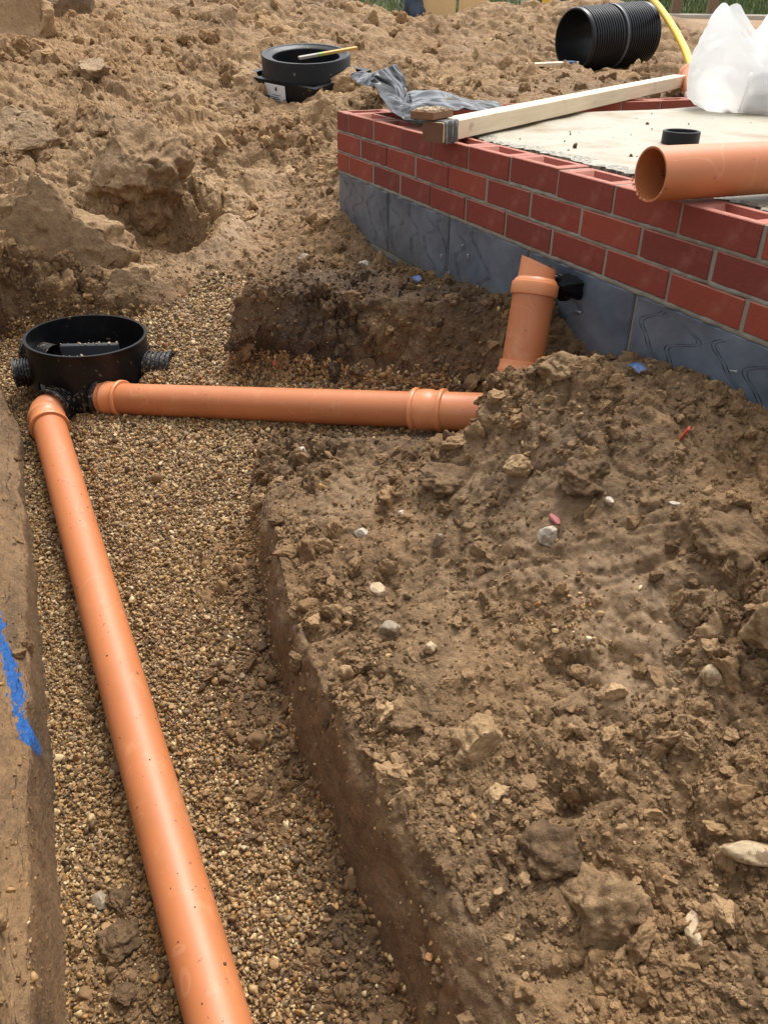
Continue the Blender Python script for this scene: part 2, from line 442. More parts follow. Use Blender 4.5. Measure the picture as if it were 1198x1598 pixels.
def stone_mat(name, a, b, dirt=.75):
    t = NT(name)
    c = t.mix(t.noise(35, 4, .6), a, b)
    c = t.mix(t.math('MULTIPLY', t.math('GREATER_THAN', t.noise(34, 5, .7), .53), dirt), c, srgb(112, 86, 60))
    t.set(Base_Color=c, Roughness=.6)
    t.bump(t.noise(160, 4, .6), .35, .004)
    return t.m
M_ST_W = stone_mat('pale_stone', srgb(150, 138, 118), srgb(190, 180, 160))
M_ST_G = stone_mat('grey_stone', srgb(116, 102, 82), srgb(152, 138, 116))
M_ST_T = stone_mat('tan_stone', srgb(146, 124, 92), srgb(186, 164, 128))
M_ST_O = stone_mat('orange_stone', srgb(150, 98, 52), srgb(190, 138, 84))

t = NT('orange_plastic')
c = t.mix(t.noise(2.2, 3), srgb(174, 102, 60), srgb(188, 118, 74))
scuff = t.new('ShaderNodeTexNoise'); scuff.inputs['Scale'].default_value = 9; scuff.inputs['Detail'].default_value = 6; scuff.inputs['Roughness'].default_value = .75
t.link(t.tc.outputs['Object'], scuff.inputs['Vector'])
sf = t.math('MULTIPLY', t.math('SUBTRACT', scuff.outputs['Fac'], .57), 5.0, clamp=True)
c = t.mix(t.math('MULTIPLY', sf, .42), c, srgb(206, 156, 118))
gr = t.math('MULTIPLY', t.math('SUBTRACT', t.noise(3.5, 6, .7), .51), 3.0, clamp=True)
c = t.mix(t.math('MULTIPLY', gr, .5), c, srgb(134, 88, 54))
scr = t.math('MULTIPLY', t.math('LESS_THAN', t.math('ABSOLUTE', t.math('SUBTRACT', t.noise(4.5, 2, .5, None, 1.2), .5)), .006), t.math('GREATER_THAN', t.noise(6, 3), .54))
c = t.mix(t.math('MULTIPLY', scr, .13), c, srgb(216, 176, 142))
mud = t.math('GREATER_THAN', t.noise(42, 5, .6), .685)
c = t.mix(t.math('MULTIPLY', mud, .75), c, srgb(112, 72, 48))
t.set(Base_Color=c, Roughness=t.math('ADD', .40, t.math('MULTIPLY', t.noise(12, 4), .16)), Specular_IOR_Level=.5)
t.bump(t.noise(14, 3), .05, .01)
M_ORANGE = t.m

t = NT('orange_fitting')
c = t.mix(t.noise(20, 4), srgb(196, 120, 74), srgb(212, 140, 94))
c = t.mix(t.math('MULTIPLY', t.math('GREATER_THAN', t.noise(55, 5, .6), .68), .6), c, srgb(134, 88, 58))
t.set(Base_Color=c, Roughness=.42)
t.bump(t.noise(30, 3), .06, .01)
M_ORFIT = t.m

t = NT('black_plastic')
d = t.noise(16, 5, .7)
c = t.mix(t.math('MULTIPLY', t.math('SUBTRACT', d, .54), 2.6, clamp=True), srgb(17, 18, 20), srgb(38, 37, 36))
c = t.mix(t.math('MULTIPLY', t.math('GREATER_THAN', t.noise(38, 5, .7), .655), .7), c, srgb(122, 104, 82))
t.set(Base_Color=c, Roughness=t.math('ADD', .28, t.math('MULTIPLY', d, .3)), Specular_IOR_Level=.28)
t.bump(t.noise(60, 3), .08, .004)
M_BLACK = t.m

t = NT('black_rubber')
c = t.mix(t.math('GREATER_THAN', t.noise(90, 4, .7), .57), srgb(20, 20, 21), srgb(116, 104, 88))
t.set(Base_Color=c, Roughness=.5)
t.bump(t.noise(80, 3), .2, .004)
M_RUB = t.m

t = NT('black_pipe')
t.set(Base_Color=t.mix(t.noise(6, 4), srgb(19, 20, 23), srgb(34, 35, 38)), Roughness=.36)
t.set(Specular_IOR_Level=.3)
M_TWIN = t.m
t = NT('grey_band')
t.set(Base_Color=srgb(78, 80, 84), Roughness=.4)
M_BAND = t.m

t = NT('brick')
oi = t.new('ShaderNodeObjectInfo')
c = t.ramp(oi.outputs['Random'], [(0, srgb(118, 58, 48)), (.35, srgb(130, 61, 48)), (.7, srgb(143, 66, 50)), (1, srgb(158, 76, 55))])
c = t.mix(t.math('MULTIPLY', t.noise(22, 5, .65), .5), c, srgb(94, 46, 40))
c = t.mix(t.math('MULTIPLY', t.math('SUBTRACT', t.noise(11, 4, .7), .56), 1.7, clamp=True), c, srgb(162, 112, 92))
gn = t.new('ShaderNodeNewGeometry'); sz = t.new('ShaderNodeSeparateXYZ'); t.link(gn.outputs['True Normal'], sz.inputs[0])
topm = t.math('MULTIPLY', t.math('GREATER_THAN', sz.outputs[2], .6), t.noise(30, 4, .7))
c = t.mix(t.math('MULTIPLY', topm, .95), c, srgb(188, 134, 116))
t.set(Base_Color=c, Roughness=.82, Specular_IOR_Level=.25)
t.bump(t.math('ADD', t.noise(60, 5, .7), t.math('MULTIPLY', t.voro(240), .25)), .35, .004)
M_BRICK = t.m

t = NT('mortar')
c = t.mix(t.noise(60, 5, .7), srgb(112, 107, 95), srgb(158, 151, 136))
t.set(Base_Color=c, Roughness=.95)
t.bump(t.noise(170, 5, .7), .7, .005)
M_MORT = t.m

t = NT('painted_block')
c = t.mix(t.math('MULTIPLY', t.math('SUBTRACT', t.noise(5, 4, .6, None, .6), .25), 1.8, clamp=True), srgb(60, 68, 78), srgb(112, 122, 134))  # paler patches put the gloss sheen into the blocks' paint colour
sep = t.new('ShaderNodeSeparateXYZ'); gp = t.new('ShaderNodeNewGeometry'); t.link(gp.outputs['Position'], sep.inputs[0])
dirt = t.math('MULTIPLY', t.math('ADD', t.math('SUBTRACT', -.345, sep.outputs[2]), t.math('MULTIPLY', t.math('SUBTRACT', t.noise(14, 5, .7), .5), .26)), 9, clamp=True)
c = t.mix(t.math('MULTIPLY', dirt, .7), c, srgb(84, 74, 58))
t.set(Base_Color=c, Roughness=t.math('ADD', .30, t.math('MULTIPLY', dirt, .4)))
t.bump(t.math('ADD', t.noise(26, 4), t.math('MULTIPLY', t.noise(120, 3), .2)), .16, .006)
M_BLOCK = t.m
t = NT('trowel_groove')
t.set(Base_Color=srgb(36, 42, 52), Roughness=.4)
M_GROOVE = t.m

t = NT('concrete')
c = t.mix(t.noise(3.5, 5, .6), srgb(138, 132, 114), srgb(164, 158, 140))
c = t.mix(t.math('MULTIPLY', t.math('SUBTRACT', t.noise(3.1, 5, .65), .50), 5, clamp=True), c, srgb(132, 110, 80))
c = t.mix(t.math('MULTIPLY', t.math('GREATER_THAN', t.noise(24, 5, .7), .63), .6), c, srgb(130, 112, 84))
c = t.mix(t.math('MULTIPLY', t.math('GREATER_THAN', t.attr('rough_edge'), .5), .9), c, t.mix(t.math('GREATER_THAN', t.noise(95, 4, .7), .50), srgb(156, 148, 128), srgb(74, 69, 60)))
t.set(Base_Color=c, Roughness=.62)
t.bump(t.math('ADD', t.noise(40, 5, .7), t.math('MULTIPLY', t.noise(6, 3), .8)), .3, .006)
M_CONC = t.m

def wood(name, a, b, scale=(2, 26, 26)):
    t = NT(name)
    mp = t.new('ShaderNodeMapping'); mp.inputs['Scale'].default_value = scale
    t.link(t.tc.outputs['Object'], mp.inputs['Vector'])
    c = t.mix(t.noise(2.2, 5, .6, mp.outputs[0], .6), a, b)
    c = t.mix(t.math('MULTIPLY', t.math('SUBTRACT', t.noise(9, 5, .7), .60), 4, clamp=True), c, srgb(128, 92, 62))
    t.set(Base_Color=c, Roughness=.75)
    t.bump(t.noise(4, 5, .6, mp.outputs[0]), .25, .004)
    return t.m
M_WOOD = wood('pale_timber', srgb(190, 168, 136), srgb(222, 206, 178))
M_WOODB = wood('brown_timber', srgb(96, 66, 42), srgb(140, 100, 66))
M_WOODE = wood('end_grain_in_shade', srgb(84, 56, 36), srgb(120, 84, 54), (20, 20, 20))  # shade on the plank's near end is put into this dark brown
M_PLY = wood('tan_board', srgb(206, 172, 118), srgb(222, 190, 138), (1, 8, 1))
M_POST = wood('post_timber', srgb(92, 72, 54), srgb(132, 108, 84), (8, 8, 2))

t = NT('polythene')
c = t.mix(t.noise(14, 5, .7), srgb(8, 9, 11), srgb(20, 23, 28))
t.set(Base_Color=c, Roughness=.09, IOR=1.24)
t.bump(t.math('ADD', t.math('ABSOLUTE', t.math('SUBTRACT', t.noise(5, 2, .5, None, .6), .5)), t.math('MULTIPLY', t.noise(26, 3), .03)), .8, .07)
M_POLY = t.m
t = NT('dpm_strip')
mp = t.new('ShaderNodeMapping'); mp.inputs['Scale'].default_value = (60, 60, 5)
t.link(t.tc.outputs['Object'], mp.inputs['Vector'])
c = t.mix(t.math('GREATER_THAN', t.noise(2.5, 4, .7, mp.outputs[0]), .57), srgb(22, 23, 26), srgb(150, 138, 120))
t.set(Base_Color=c, Roughness=.45)
M_STRIP = t.m
t = NT('blue_tarpaulin')
c = t.mix(t.noise(7, 4), srgb(38, 50, 66), srgb(64, 82, 104))
t.set(Base_Color=c, Roughness=.5)
t.bump(t.noise(5, 4), .5, .05)
M_TARP = t.m

t = NT('white_woven_plastic')
out = t.n['Material Output']
c = t.mix(t.noise(3, 3), srgb(240, 240, 236), srgb(250, 250, 248))
sep = t.new('ShaderNodeSeparateXYZ'); t.link(t.tc.outputs['Object'], sep.inputs[0])
t.set(Base_Color=c, Roughness=.55)
t.bump(t.noise(9, 4), .35, .02)
tr = t.new('ShaderNodeBsdfTranslucent'); t.link(c, tr.inputs[0])
m1 = t.new('ShaderNodeMixShader'); m1.inputs[0].default_value = .50
t.link(t.b.outputs[0], m1.inputs[1]); t.link(tr.outputs[0], m1.inputs[2])
tp = t.new('ShaderNodeBsdfTransparent')
m2 = t.new('ShaderNodeMixShader'); m2.inputs[0].default_value = .12
t.link(m1.outputs[0], m2.inputs[1]); t.link(tp.outputs[0], m2.inputs[2])
t.link(m2.outputs[0], out.inputs['Surface'])
M_SACK = t.m

def plain(name, col, rough=.5, scale=8, amt=.25):
    t = NT(name)
    dk = tuple(v * .72 for v in col[:3]) + (1,)
    t.set(Base_Color=t.mix(t.math('MULTIPLY', t.noise(scale, 4), amt * 2), col, dk), Roughness=rough)
    t.bump(t.noise(scale * 4, 3), .1, .004)
    return t.m
M_YELLOW = plain('yellow_plastic', srgb(226, 186, 40), .4)
M_WHITE = plain('white_plastic', srgb(220, 222, 226), .5)
M_PINK = plain('pink_brickwork', srgb(176, 106, 100), .7)
M_LABEL = plain('white_label', srgb(216, 216, 218), .5)
M_INK = plain('label_ink', srgb(60, 60, 62), .6)
M_LIME = plain('green_paint', srgb(134, 160, 62), .5)
M_RULE = plain('yellow_wood', srgb(188, 150, 70), .6)
M_GREYM = plain('grey_plastic', srgb(150, 146, 134), .5)
M_RED = plain('red_plastic', srgb(196, 72, 54), .5)
M_BLUEP = plain('blue_plastic', srgb(40, 78, 130), .5)
M_SHARD = plain('brick_chip', srgb(160, 92, 66), .8)
M_KERB = plain('kerb_concrete', srgb(190, 182, 166), .85, 12, .3)
M_STEEL = plain('zinc_nail', srgb(176, 176, 174), .35)
M_PINKP = plain('dusty_pink_plastic', srgb(178, 124, 108), .5)
M_GREYP = plain('dark_grey_plastic', srgb(66, 68, 72), .4)  # the couplings' own grey; on the chamber baffles it stands for reflected sky

t = NT('grass_blade')
oi = t.attr('tone', 'INSTANCER')
t.set(Base_Color=t.mix(oi, srgb(58, 74, 34), srgb(112, 128, 66)), Roughness=.6)
M_GRASS = t.m


# ------------------------------------------------------------------ mesh helpers
class MB:
    def __init__(s):
        s.v, s.f = [], []
    def add(s, v, f):
        o = len(s.v)
        s.v.extend([tuple(map(float, p)) for p in v])
        s.f.extend([tuple(i + o for i in q) for q in f])
        return s
    def box(s, lo, hi, ch=0.0, M=None):
        lo, hi = Vector(lo), Vector(hi)
        c, h = (lo + hi) / 2, (hi - lo) / 2
        if ch <= 0:
            v = [(c.x + sx * h.x, c.y + sy * h.y, c.z + sz * h.z) for sx in (-1, 1) for sy in (-1, 1) for sz in (-1, 1)]
            f = [(0, 1, 3, 2), (4, 6, 7, 5), (0, 4, 5, 1), (2, 3, 7, 6), (0, 2, 6, 4), (1, 5, 7, 3)]
        else:
            v, ix = [], {}
            for sx in (-1, 1):
                for sy in (-1, 1):
                    for sz in (-1, 1):
                        for a in range(3):
                            e = [h.x - ch, h.y - ch, h.z - ch]
                            e[a] += ch
                            ix[(sx, sy, sz, a)] = len(v)
                            v.append((c.x + sx * e[0], c.y + sy * e[1], c.z + sz * e[2]))
            f = []
            def g(s1, s2, ax, other):
                k = [0, 0, 0]
                return k
            S = (-1, 1)
            for a in range(3):                      # faces
                b, d = (a + 1) % 3, (a + 2) % 3
                for sa in S:
                    q = []
                    for sb, sd_ in ((-1, -1), (1, -1), (1, 1), (-1, 1)):
                        k = [0, 0, 0]; k[a] = sa; k[b] = sb; k[d] = sd_
                        q.append(ix[(*k, a)])
                    f.append(tuple(q if sa > 0 else q[::-1]))
            for a in range(3):                      # edges along axis a
                b, d = (a + 1) % 3, (a + 2) % 3
                for sb in S:
                    for sd_ in S:
                        q = []
                        for sa, w in ((-1, b), (1, b), (1, d), (-1, d)):
                            k = [0, 0, 0]; k[a] = sa; k[b] = sb; k[d] = sd_
                            q.append(ix[(*k, w)])
                        f.append(tuple(q if sb * sd_ < 0 else q[::-1]))
            for sx in S:
                for sy in S:
                    for sz in S:
                        q = [ix[(sx, sy, sz, a)] for a in range(3)]
                        f.append(tuple(q if sx * sy * sz > 0 else q[::-1]))
        if M is not None:
            v = [tuple(M @ Vector(p)) for p in v]
        return s.add(v, f)
    def lathe(s, prof, a, d, seg=40, closed=False):
        """revolve prof = [(t, r)] about the axis a + t*d"""
        a, d = Vector(a), Vector(d).normalized()
        e1 = d.orthogonal().normalized()
        e2 = d.cross(e1)
        v, f = [], []
        n = len(prof)
        for (tt, r) in prof:
            for k in range(seg):
                w = 2 * math.pi * k / seg
                v.append(tuple(a + d * tt + (e1 * math.cos(w) + e2 * math.sin(w)) * r))
        for i in range(n if closed else n - 1):
            j = (i + 1) % n
            for k in range(seg):
                m = (k + 1) % seg
                f.append((i * seg + k, i * seg + m, j * seg + m, j * seg + k))
        return s.add(v, f)
    def tube(s, pts, rad, seg=20, caps=False):
        pts = [Vector(p) for p in pts]
        v, f = [], []
        prev = None
        for i, p in enumerate(pts):
            d = (pts[min(i + 1, len(pts) - 1)] - pts[max(i - 1, 0)]).normalized()
            if prev is None:
                e1 = d.orthogonal().normalized()
            else:
                e1 = (prev - d * prev.dot(d)).normalized()
            prev = e1
            e2 = d.cross(e1)
            r = rad[i] if isinstance(rad, (list, tuple)) else rad
            for k in range(seg):
                w = 2 * math.pi * k / seg
                v.append(tuple(p + (e1 * math.cos(w) + e2 * math.sin(w)) * r))
        for i in range(len(pts) - 1):
            for k in range(seg):
                m = (k + 1) % seg
                f.append((i * seg + k, i * seg + m, (i + 1) * seg + m, (i + 1) * seg + k))
        if caps:
            f.append(tuple(range(seg))[::-1])
            f.append(tuple(range((len(pts) - 1) * seg, len(pts) * seg)))
        return s.add(v, f)
    def grid(s, net, nu, nv, fn=None, thick=0.0):
        """a sheet through a net of points [rows][cols], smoothly interpolated"""
        A = np.array(net, float)
        def interp(arr, n):
            m = len(arr)
            tt = np.linspace(0, m - 1, n)
            i = np.clip(tt.astype(int), 0, m - 2)
            w = (tt - i)
            w = w.reshape(-1, *([1] * (arr.ndim - 1)))
            p0, p1, p2, p3 = arr[np.clip(i - 1, 0, m - 1)], arr[i], arr[i + 1], arr[np.clip(i + 2, 0, m - 1)]
            return .5 * ((2 * p1) + (-p0 + p2) * w + (2 * p0 - 5 * p1 + 4 * p2 - p3) * w ** 2 + (-p0 + 3 * p1 - 3 * p2 + p3) * w ** 3)
        B = interp(A, nu)
        B = interp(B.transpose(1, 0, 2), nv).transpose(1, 0, 2)
        P = B.reshape(-1, 3)
        if fn is not None:
            P = fn(P)
        f = [(i * nv + j, (i + 1) * nv + j, (i + 1) * nv + j + 1, i * nv + j + 1) for i in range(nu - 1) for j in range(nv - 1)]
        return s.add(P, f)
    def build(s, name, mat, parent=None, smooth=True, angle=None):
        me = bpy.data.meshes.new(name)
        me.from_pydata(s.v, [], s.f)
        me.materials.append(mat)
        if smooth:
            me.polygons.foreach_set('use_smooth', [True] * len(me.polygons))
            if angle:
                me.set_sharp_from_angle(angle=math.radians(angle))
        me.update()
        o = bpy.data.objects.new(name, me)
        COL.objects.link(o)
        if parent is not None:
            o.parent = parent
        return o

def tag(o, label=None, cat=None, group=None, kind=None):
    if label: o['label'] = label
    if cat: o['category'] = cat
    if group: o['group'] = group
    if kind: o['kind'] = kind
    return o

def thing(name, label, cat, group=None, loc=None):
    o = bpy.data.objects.new(name, None)
    o.empty_display_size = .05
    if loc is not None: o.location = loc
    COL.objects.link(o)
    return tag(o, label, cat, group)

def np_mesh(name, P, quads_, mat, attrs=None, smooth=True):
    used = np.zeros(len(P), bool); used[quads_.ravel()] = True
    remap = np.cumsum(used) - 1
    F = remap[quads_]
    V = P[used]
    me = bpy.data.meshes.new(name)
    me.vertices.add(len(V)); me.vertices.foreach_set('co', V.astype(np.float32).ravel())
    k = F.shape[1]
    me.loops.add(F.size); me.loops.foreach_set('vertex_index', F.astype(np.int32).ravel())
    me.polygons.add(len(F)); me.polygons.foreach_set('loop_start', np.arange(0, F.size, k, dtype=np.int32))
    me.polygons.foreach_set('use_smooth', np.full(len(F), smooth))
    me.update(calc_edges=True)
    for an, av in (attrs or {}).items():
        at = me.attributes.new(an, 'FLOAT', 'POINT')
        at.data.foreach_set('value', av[used].astype(np.float32))
    me.materials.append(mat)
    o = bpy.data.objects.new(name, me)
    COL.objects.link(o)
    return o

_ICO = {}
def ico(sub):
    if sub in _ICO: return _ICO[sub]
    g = (1 + 5 ** .5) / 2
    v = [(-1, g, 0), (1, g, 0), (-1, -g, 0), (1, -g, 0), (0, -1, g), (0, 1, g), (0, -1, -g), (0, 1, -g), (g, 0, -1), (g, 0, 1), (-g, 0, -1), (-g, 0, 1)]
    f = [(0, 11, 5), (0, 5, 1), (0, 1, 7), (0, 7, 10), (0, 10, 11), (1, 5, 9), (5, 11, 4), (11, 10, 2), (10, 7, 6), (7, 1, 8), (3, 9, 4), (3, 4, 2), (3, 2, 6), (3, 6, 8), (3, 8, 9), (4, 9, 5), (2, 4, 11), (6, 2, 10), (8, 6, 7), (9, 8, 1)]
    v = [tuple(np.array(p) / np.linalg.norm(p)) for p in v]
    for _ in range(sub):
        mid, nf = {}, []
        def m(a, b):
            k = (min(a, b), max(a, b))
            if k not in mid:
                p = np.array(v[a]) + np.array(v[b])
                v.append(tuple(p / np.linalg.norm(p))); mid[k] = len(v) - 1
            return mid[k]
        for a, b, c in f:
            ab, bc, ca = m(a, b), m(b, c), m(c, a)
            nf += [(a, ab, ca), (b, bc, ab), (c, ca, bc), (ab, bc, ca)]
        f = nf
    _ICO[sub] = (np.array(v), np.array(f))
    return _ICO[sub]

def rock(sub, seed, rough=.25, facets=5, freq=1.6, cut=.62, octs=3):
    """a stone or clod: a ball cut by random planes, then roughened"""
    v, f = ico(sub)
    r = np.random.default_rng(seed)
    P = v.copy()
    for _ in range(facets):
        n = r.normal(size=3); n /= np.linalg.norm(n)
        d = P @ n
        lim = cut + .25 * r.random()
        P -= np.clip(d - lim, 0, None)[:, None] * n * .93
    P = P * (1 + rough * fbm(P * freq + seed * 3.7, seed, octs, .58)[:, None])
    return P, f

def tri_mesh(name, P, f, mat, smooth=True):
    me = bpy.data.meshes.new(name)
    me.from_pydata([tuple(map(float, p)) for p in P], [], [tuple(map(int, q)) for q in f])
    me.materials.append(mat)
    if smooth: me.polygons.foreach_set('use_smooth', [True] * len(me.polygons))
    me.update()
    return me

# ------------------------------------------------------------------ the ground
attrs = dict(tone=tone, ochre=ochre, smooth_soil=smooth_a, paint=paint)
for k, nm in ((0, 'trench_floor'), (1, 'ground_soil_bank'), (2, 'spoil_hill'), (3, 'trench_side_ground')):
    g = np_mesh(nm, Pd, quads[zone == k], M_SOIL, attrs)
    g['kind'] = 'structure'
# the wide ground beyond, out to the horizon
def far_sheet():
    m = MB()
    ring = [(-11.9, -4.1), (-11.9, 4), (-11.9, 13.9), (-4, 13.9), (4.9, 13.9)]
    rows = []
    for s, z in ((1.0, .02), (1.25, .12), (1.6, .22), (3, .4), (25, .6)):
        rows.append([(3.3 + (x - 3.3) * s, -1.4 + (y + 1.4) * s, z if s > 1 else .12) for x, y in ring])
    m.grid(rows, 5, 5)
    o = m.build('field', M_SOIL)
    for an, val in (('tone', .45), ('ochre', .1), ('smooth_soil', .3), ('paint', 0)):
        at = o.data.attributes.new(an, 'FLOAT', 'POINT'); at.data.foreach_set('value', [val] * len(o.data.vertices))
    return tag(o, kind='structure')
far_sheet()
def low_sheet():
    m = MB()
    m.grid([[(-300, -300, -2.2), (-300, 300, -2.2)], [(300, -300, -2.2), (300, 300, -2.2)]], 2, 2)
    o = m.build('ground', M_SOIL)
    for an, val in (('tone', .3), ('ochre', .1), ('smooth_soil', .3), ('paint', 0)):
        at = o.data.attributes.new(an, 'FLOAT', 'POINT'); at.data.foreach_set('value', [val] * len(o.data.vertices))
    return tag(o, kind='structure')
low_sheet()

_gz = ZT.reshape(NX, NY)
def hz(x, y):
    """displaced ground height"""
    v = y + .12 * min(max(x - 1.1, -1.1), 2.4)
    i = int(np.clip(np.searchsorted(xs, x) - 1, 0, NX - 2)); j = int(np.clip(np.searchsorted(vsx, v) - 1, 0, NY - 2))
    a = (x - xs[i]) / (xs[i + 1] - xs[i]); b = (v - vsx[j]) / (vsx[j + 1] - vsx[j])
    return float((_gz[i, j] * (1 - a) + _gz[i + 1, j] * a) * (1 - b) + (_gz[i, j + 1] * (1 - a) + _gz[i + 1, j + 1] * a) * b)

# ------------------------------------------------------------------ scattering (masses nobody could count)
def scatter(name, P, rot, scl, idxs, protos, attr):
    """one object: points carrying attributes, and a node group that sets a pebble or clod on each"""
    col = bpy.data.collections.new(name + '_kinds')
    for k, me in enumerate(protos):
        col.objects.link(bpy.data.objects.new('%s_kind_%02d' % (name, k), me))
    me = bpy.data.meshes.new(name)
    n = len(P)
    me.vertices.add(n); me.vertices.foreach_set('co', np.asarray(P, np.float32).ravel())
    for nm, typ, dat in (('rot', 'FLOAT_VECTOR', rot), ('scl', 'FLOAT_VECTOR', scl)):
        a = me.attributes.new(nm, typ, 'POINT'); a.data.foreach_set('vector', np.asarray(dat, np.float32).ravel())
    a = me.attributes.new('idx', 'INT', 'POINT'); a.data.foreach_set('value', np.asarray(idxs, np.int32))
    for nm, dat in attr.items():
        dat = np.asarray(dat, np.float32)
        if dat.ndim == 1:
            a = me.attributes.new(nm, 'FLOAT', 'POINT'); a.data.foreach_set('value', dat)
        else:
            a = me.attributes.new(nm, 'FLOAT_COLOR', 'POINT'); a.data.foreach_set('color', np.c_[dat, np.ones(n)].astype(np.float32).ravel())
    me.update()
    o = bpy.data.objects.new(name, me)
    COL.objects.link(o)
    ng = bpy.data.node_groups.new(name + '_nodes', 'GeometryNodeTree')
    ng.interface.new_socket('Geometry', in_out='INPUT', socket_type='NodeSocketGeometry')
    ng.interface.new_socket('Geometry', in_out='OUTPUT', socket_type='NodeSocketGeometry')
    N, L = ng.nodes, ng.links
    gi, go = N.new('NodeGroupInput'), N.new('NodeGroupOutput')
    iop = N.new('GeometryNodeInstanceOnPoints'); iop.inputs['Pick Instance'].default_value = True
    ci = N.new('GeometryNodeCollectionInfo'); ci.inputs['Collection'].default_value = col
    ci.inputs['Separate Children'].default_value = True; ci.inputs['Reset Children'].default_value = True
    def na(nm, typ):
        x = N.new('GeometryNodeInputNamedAttribute'); x.data_type = typ; x.inputs['Name'].default_value = nm
        return x.outputs['Attribute']
    L.new(gi.outputs[0], iop.inputs['Points']); L.new(ci.outputs[0], iop.inputs['Instance'])
    L.new(na('idx', 'INT'), iop.inputs['Instance Index'])
    e2r = N.new('FunctionNodeEulerToRotation'); L.new(na('rot', 'FLOAT_VECTOR'), e2r.inputs[0])
    L.new(e2r.outputs[0], iop.inputs['Rotation']); L.new(na('scl', 'FLOAT_VECTOR'), iop.inputs['Scale'])
    L.new(iop.outputs[0], go.inputs[0])
    o.modifiers.new('scatter', 'NODES').node_group = ng
    o['kind'] = 'stuff'
    return o

def sample(weight_q, n):
    """n random points on the ground quads, drawn with the given weight per quad"""
    w = np.maximum(weight_q, 0); cdf = np.cumsum(w); cdf /= cdf[-1]
    k = np.searchsorted(cdf, rng.random(n))
    Q = quads[k]
    a, b = rng.random((n, 1)), rng.random((n, 1))
    P = (Pd[Q[:, 0]] * (1 - a) + Pd[Q[:, 1]] * a) * (1 - b) + (Pd[Q[:, 3]] * (1 - a) + Pd[Q[:, 2]] * a) * b
    return P, Q[:, 0]

qa = np.linalg.norm(np.cross(Pd[quads[:, 1]] - Pd[quads[:, 0]], Pd[quads[:, 3]] - Pd[quads[:, 0]]), axis=1)
qP = Pd[quads[:, 0]]
qd = np.hypot(qP[:, 0] - 3.29, qP[:, 1] + 1.4)
# only where the view, or a step beside it, looks
ang = np.arctan2(qP[:, 1] + 1.4, 3.29 - qP[:, 0])
seen = (ang > -.55) & (ang < 1.75) & (qd < 9) | (qd < 1.2)
q_sd = SD[quads[:, 0]]

PEB = [tri_mesh('pebble', rock(2 if k < 5 else 1, 300 + k, .16, 8, 1.2, .50)[0] * np.array([1, .82 + .1 * (k % 3), .62 + .06 * (k % 4)]), ico(2 if k < 5 else 1)[1], M_PEB) for k in range(10)]
PALETTE = np.array([srgb(*c)[:3] for c in ((172, 144, 104), (148, 118, 80), (122, 95, 64), (190, 168, 130), (98, 78, 56), (162, 124, 76), (132, 112, 88), (84, 66, 48), (202, 186, 156), (146, 100, 60))])
PAL_P = np.array([.16, .2, .18, .08, .10, .10, .08, .05, .03, .02])
def peb_cols(n, gain=1.0):
    c = PALETTE[rng.choice(len(PALETTE), n, p=PAL_P)] * rng.uniform(.8, 1.15, (n, 1)) * gain * np.array([1.03, .97, .83]) * 1.0
    return c

# gravel bed: pea shingle over the trench floor, thinned where mud has fallen on it
mud = np.clip(1.0 * sstep(-.48, .08, perlin(qP * 4.6, 140) + .25 * perlin(qP * 16, 142)) * sstep(-.30, -.05, q_sd) * sstep(1.2, 1.6, qP[:, 0]) * (qP[:, 1] > -1.3) + 1.1 * np.exp(-(((qP[:, 0] - 2.34) / .17) ** 2 + ((qP[:, 1] + 1.46) / .09) ** 2)), 0, .96)
wq = qa * (q_sd < np.where((qP[:, 1] < -1.36) | (qP[:, 0] > 1.7), .003, .016) + .010 * perlin(qP * 30, 141) * (qP[:, 1] > -1.36)) * (1 - mud) * seen * np.clip(2.4 / (qd + .6), .55, 1.5)
wq *= (qP[:, 0] < 3.05) * (np.hypot(qP[:, 0] - .26, qP[:, 1] + 1.113) > .217)
NP_ = 100000
P, vi = sample(wq, NP_)
dd = np.hypot(P[:, 0] - 3.29, P[:, 1] + 1.4)
r = .0041 * np.exp(rng.normal(0, .36, NP_)) * (1 + .12 * np.clip(dd - 1.5, 0, 2))
P = P + np.c_[np.zeros(NP_), np.zeros(NP_), rng.uniform(-.25, .9, NP_) * r]
g_o = scatter('gravel', P, rng.uniform(0, 6.28, (NP_, 3)) * np.array([.25, .25, 1]), np.c_[r * rng.uniform(.9, 1.35, NP_), r, r * rng.uniform(.8, 1.1, NP_)], rng.integers(0, 10, NP_), PEB, {'col': peb_cols(NP_)})

# pebbles that lie in the soil
wq = qa * (q_sd > .02) * seen * (qd < 4.5) * (np.clip(sstep(.0, .4, perlin(qP * 4.2, 150)) + .12, 0, 1) * (1 / (qd + .3)) + 5 * np.exp(-((qP[:, 0] - 2.52) ** 2 + (qP[:, 1] + .86) ** 2) / .0016) + 3 * np.exp(-((qP[:, 0] - 2.33) ** 2 + (qP[:, 1] + .52) ** 2) / .004))
NS = 4600
P, vi = sample(wq, NS)
r = .0034 * np.exp(rng.normal(0, .45, NS))
scatter('small_pebbles', P + np.c_[np.zeros((NS, 2)), r * .3], rng.uniform(0, 6.28, (NS, 3)), np.c_[r * 1.2, r, r], rng.integers(0, 10, NS), PEB, {'col': peb_cols(NS, 1.25)})

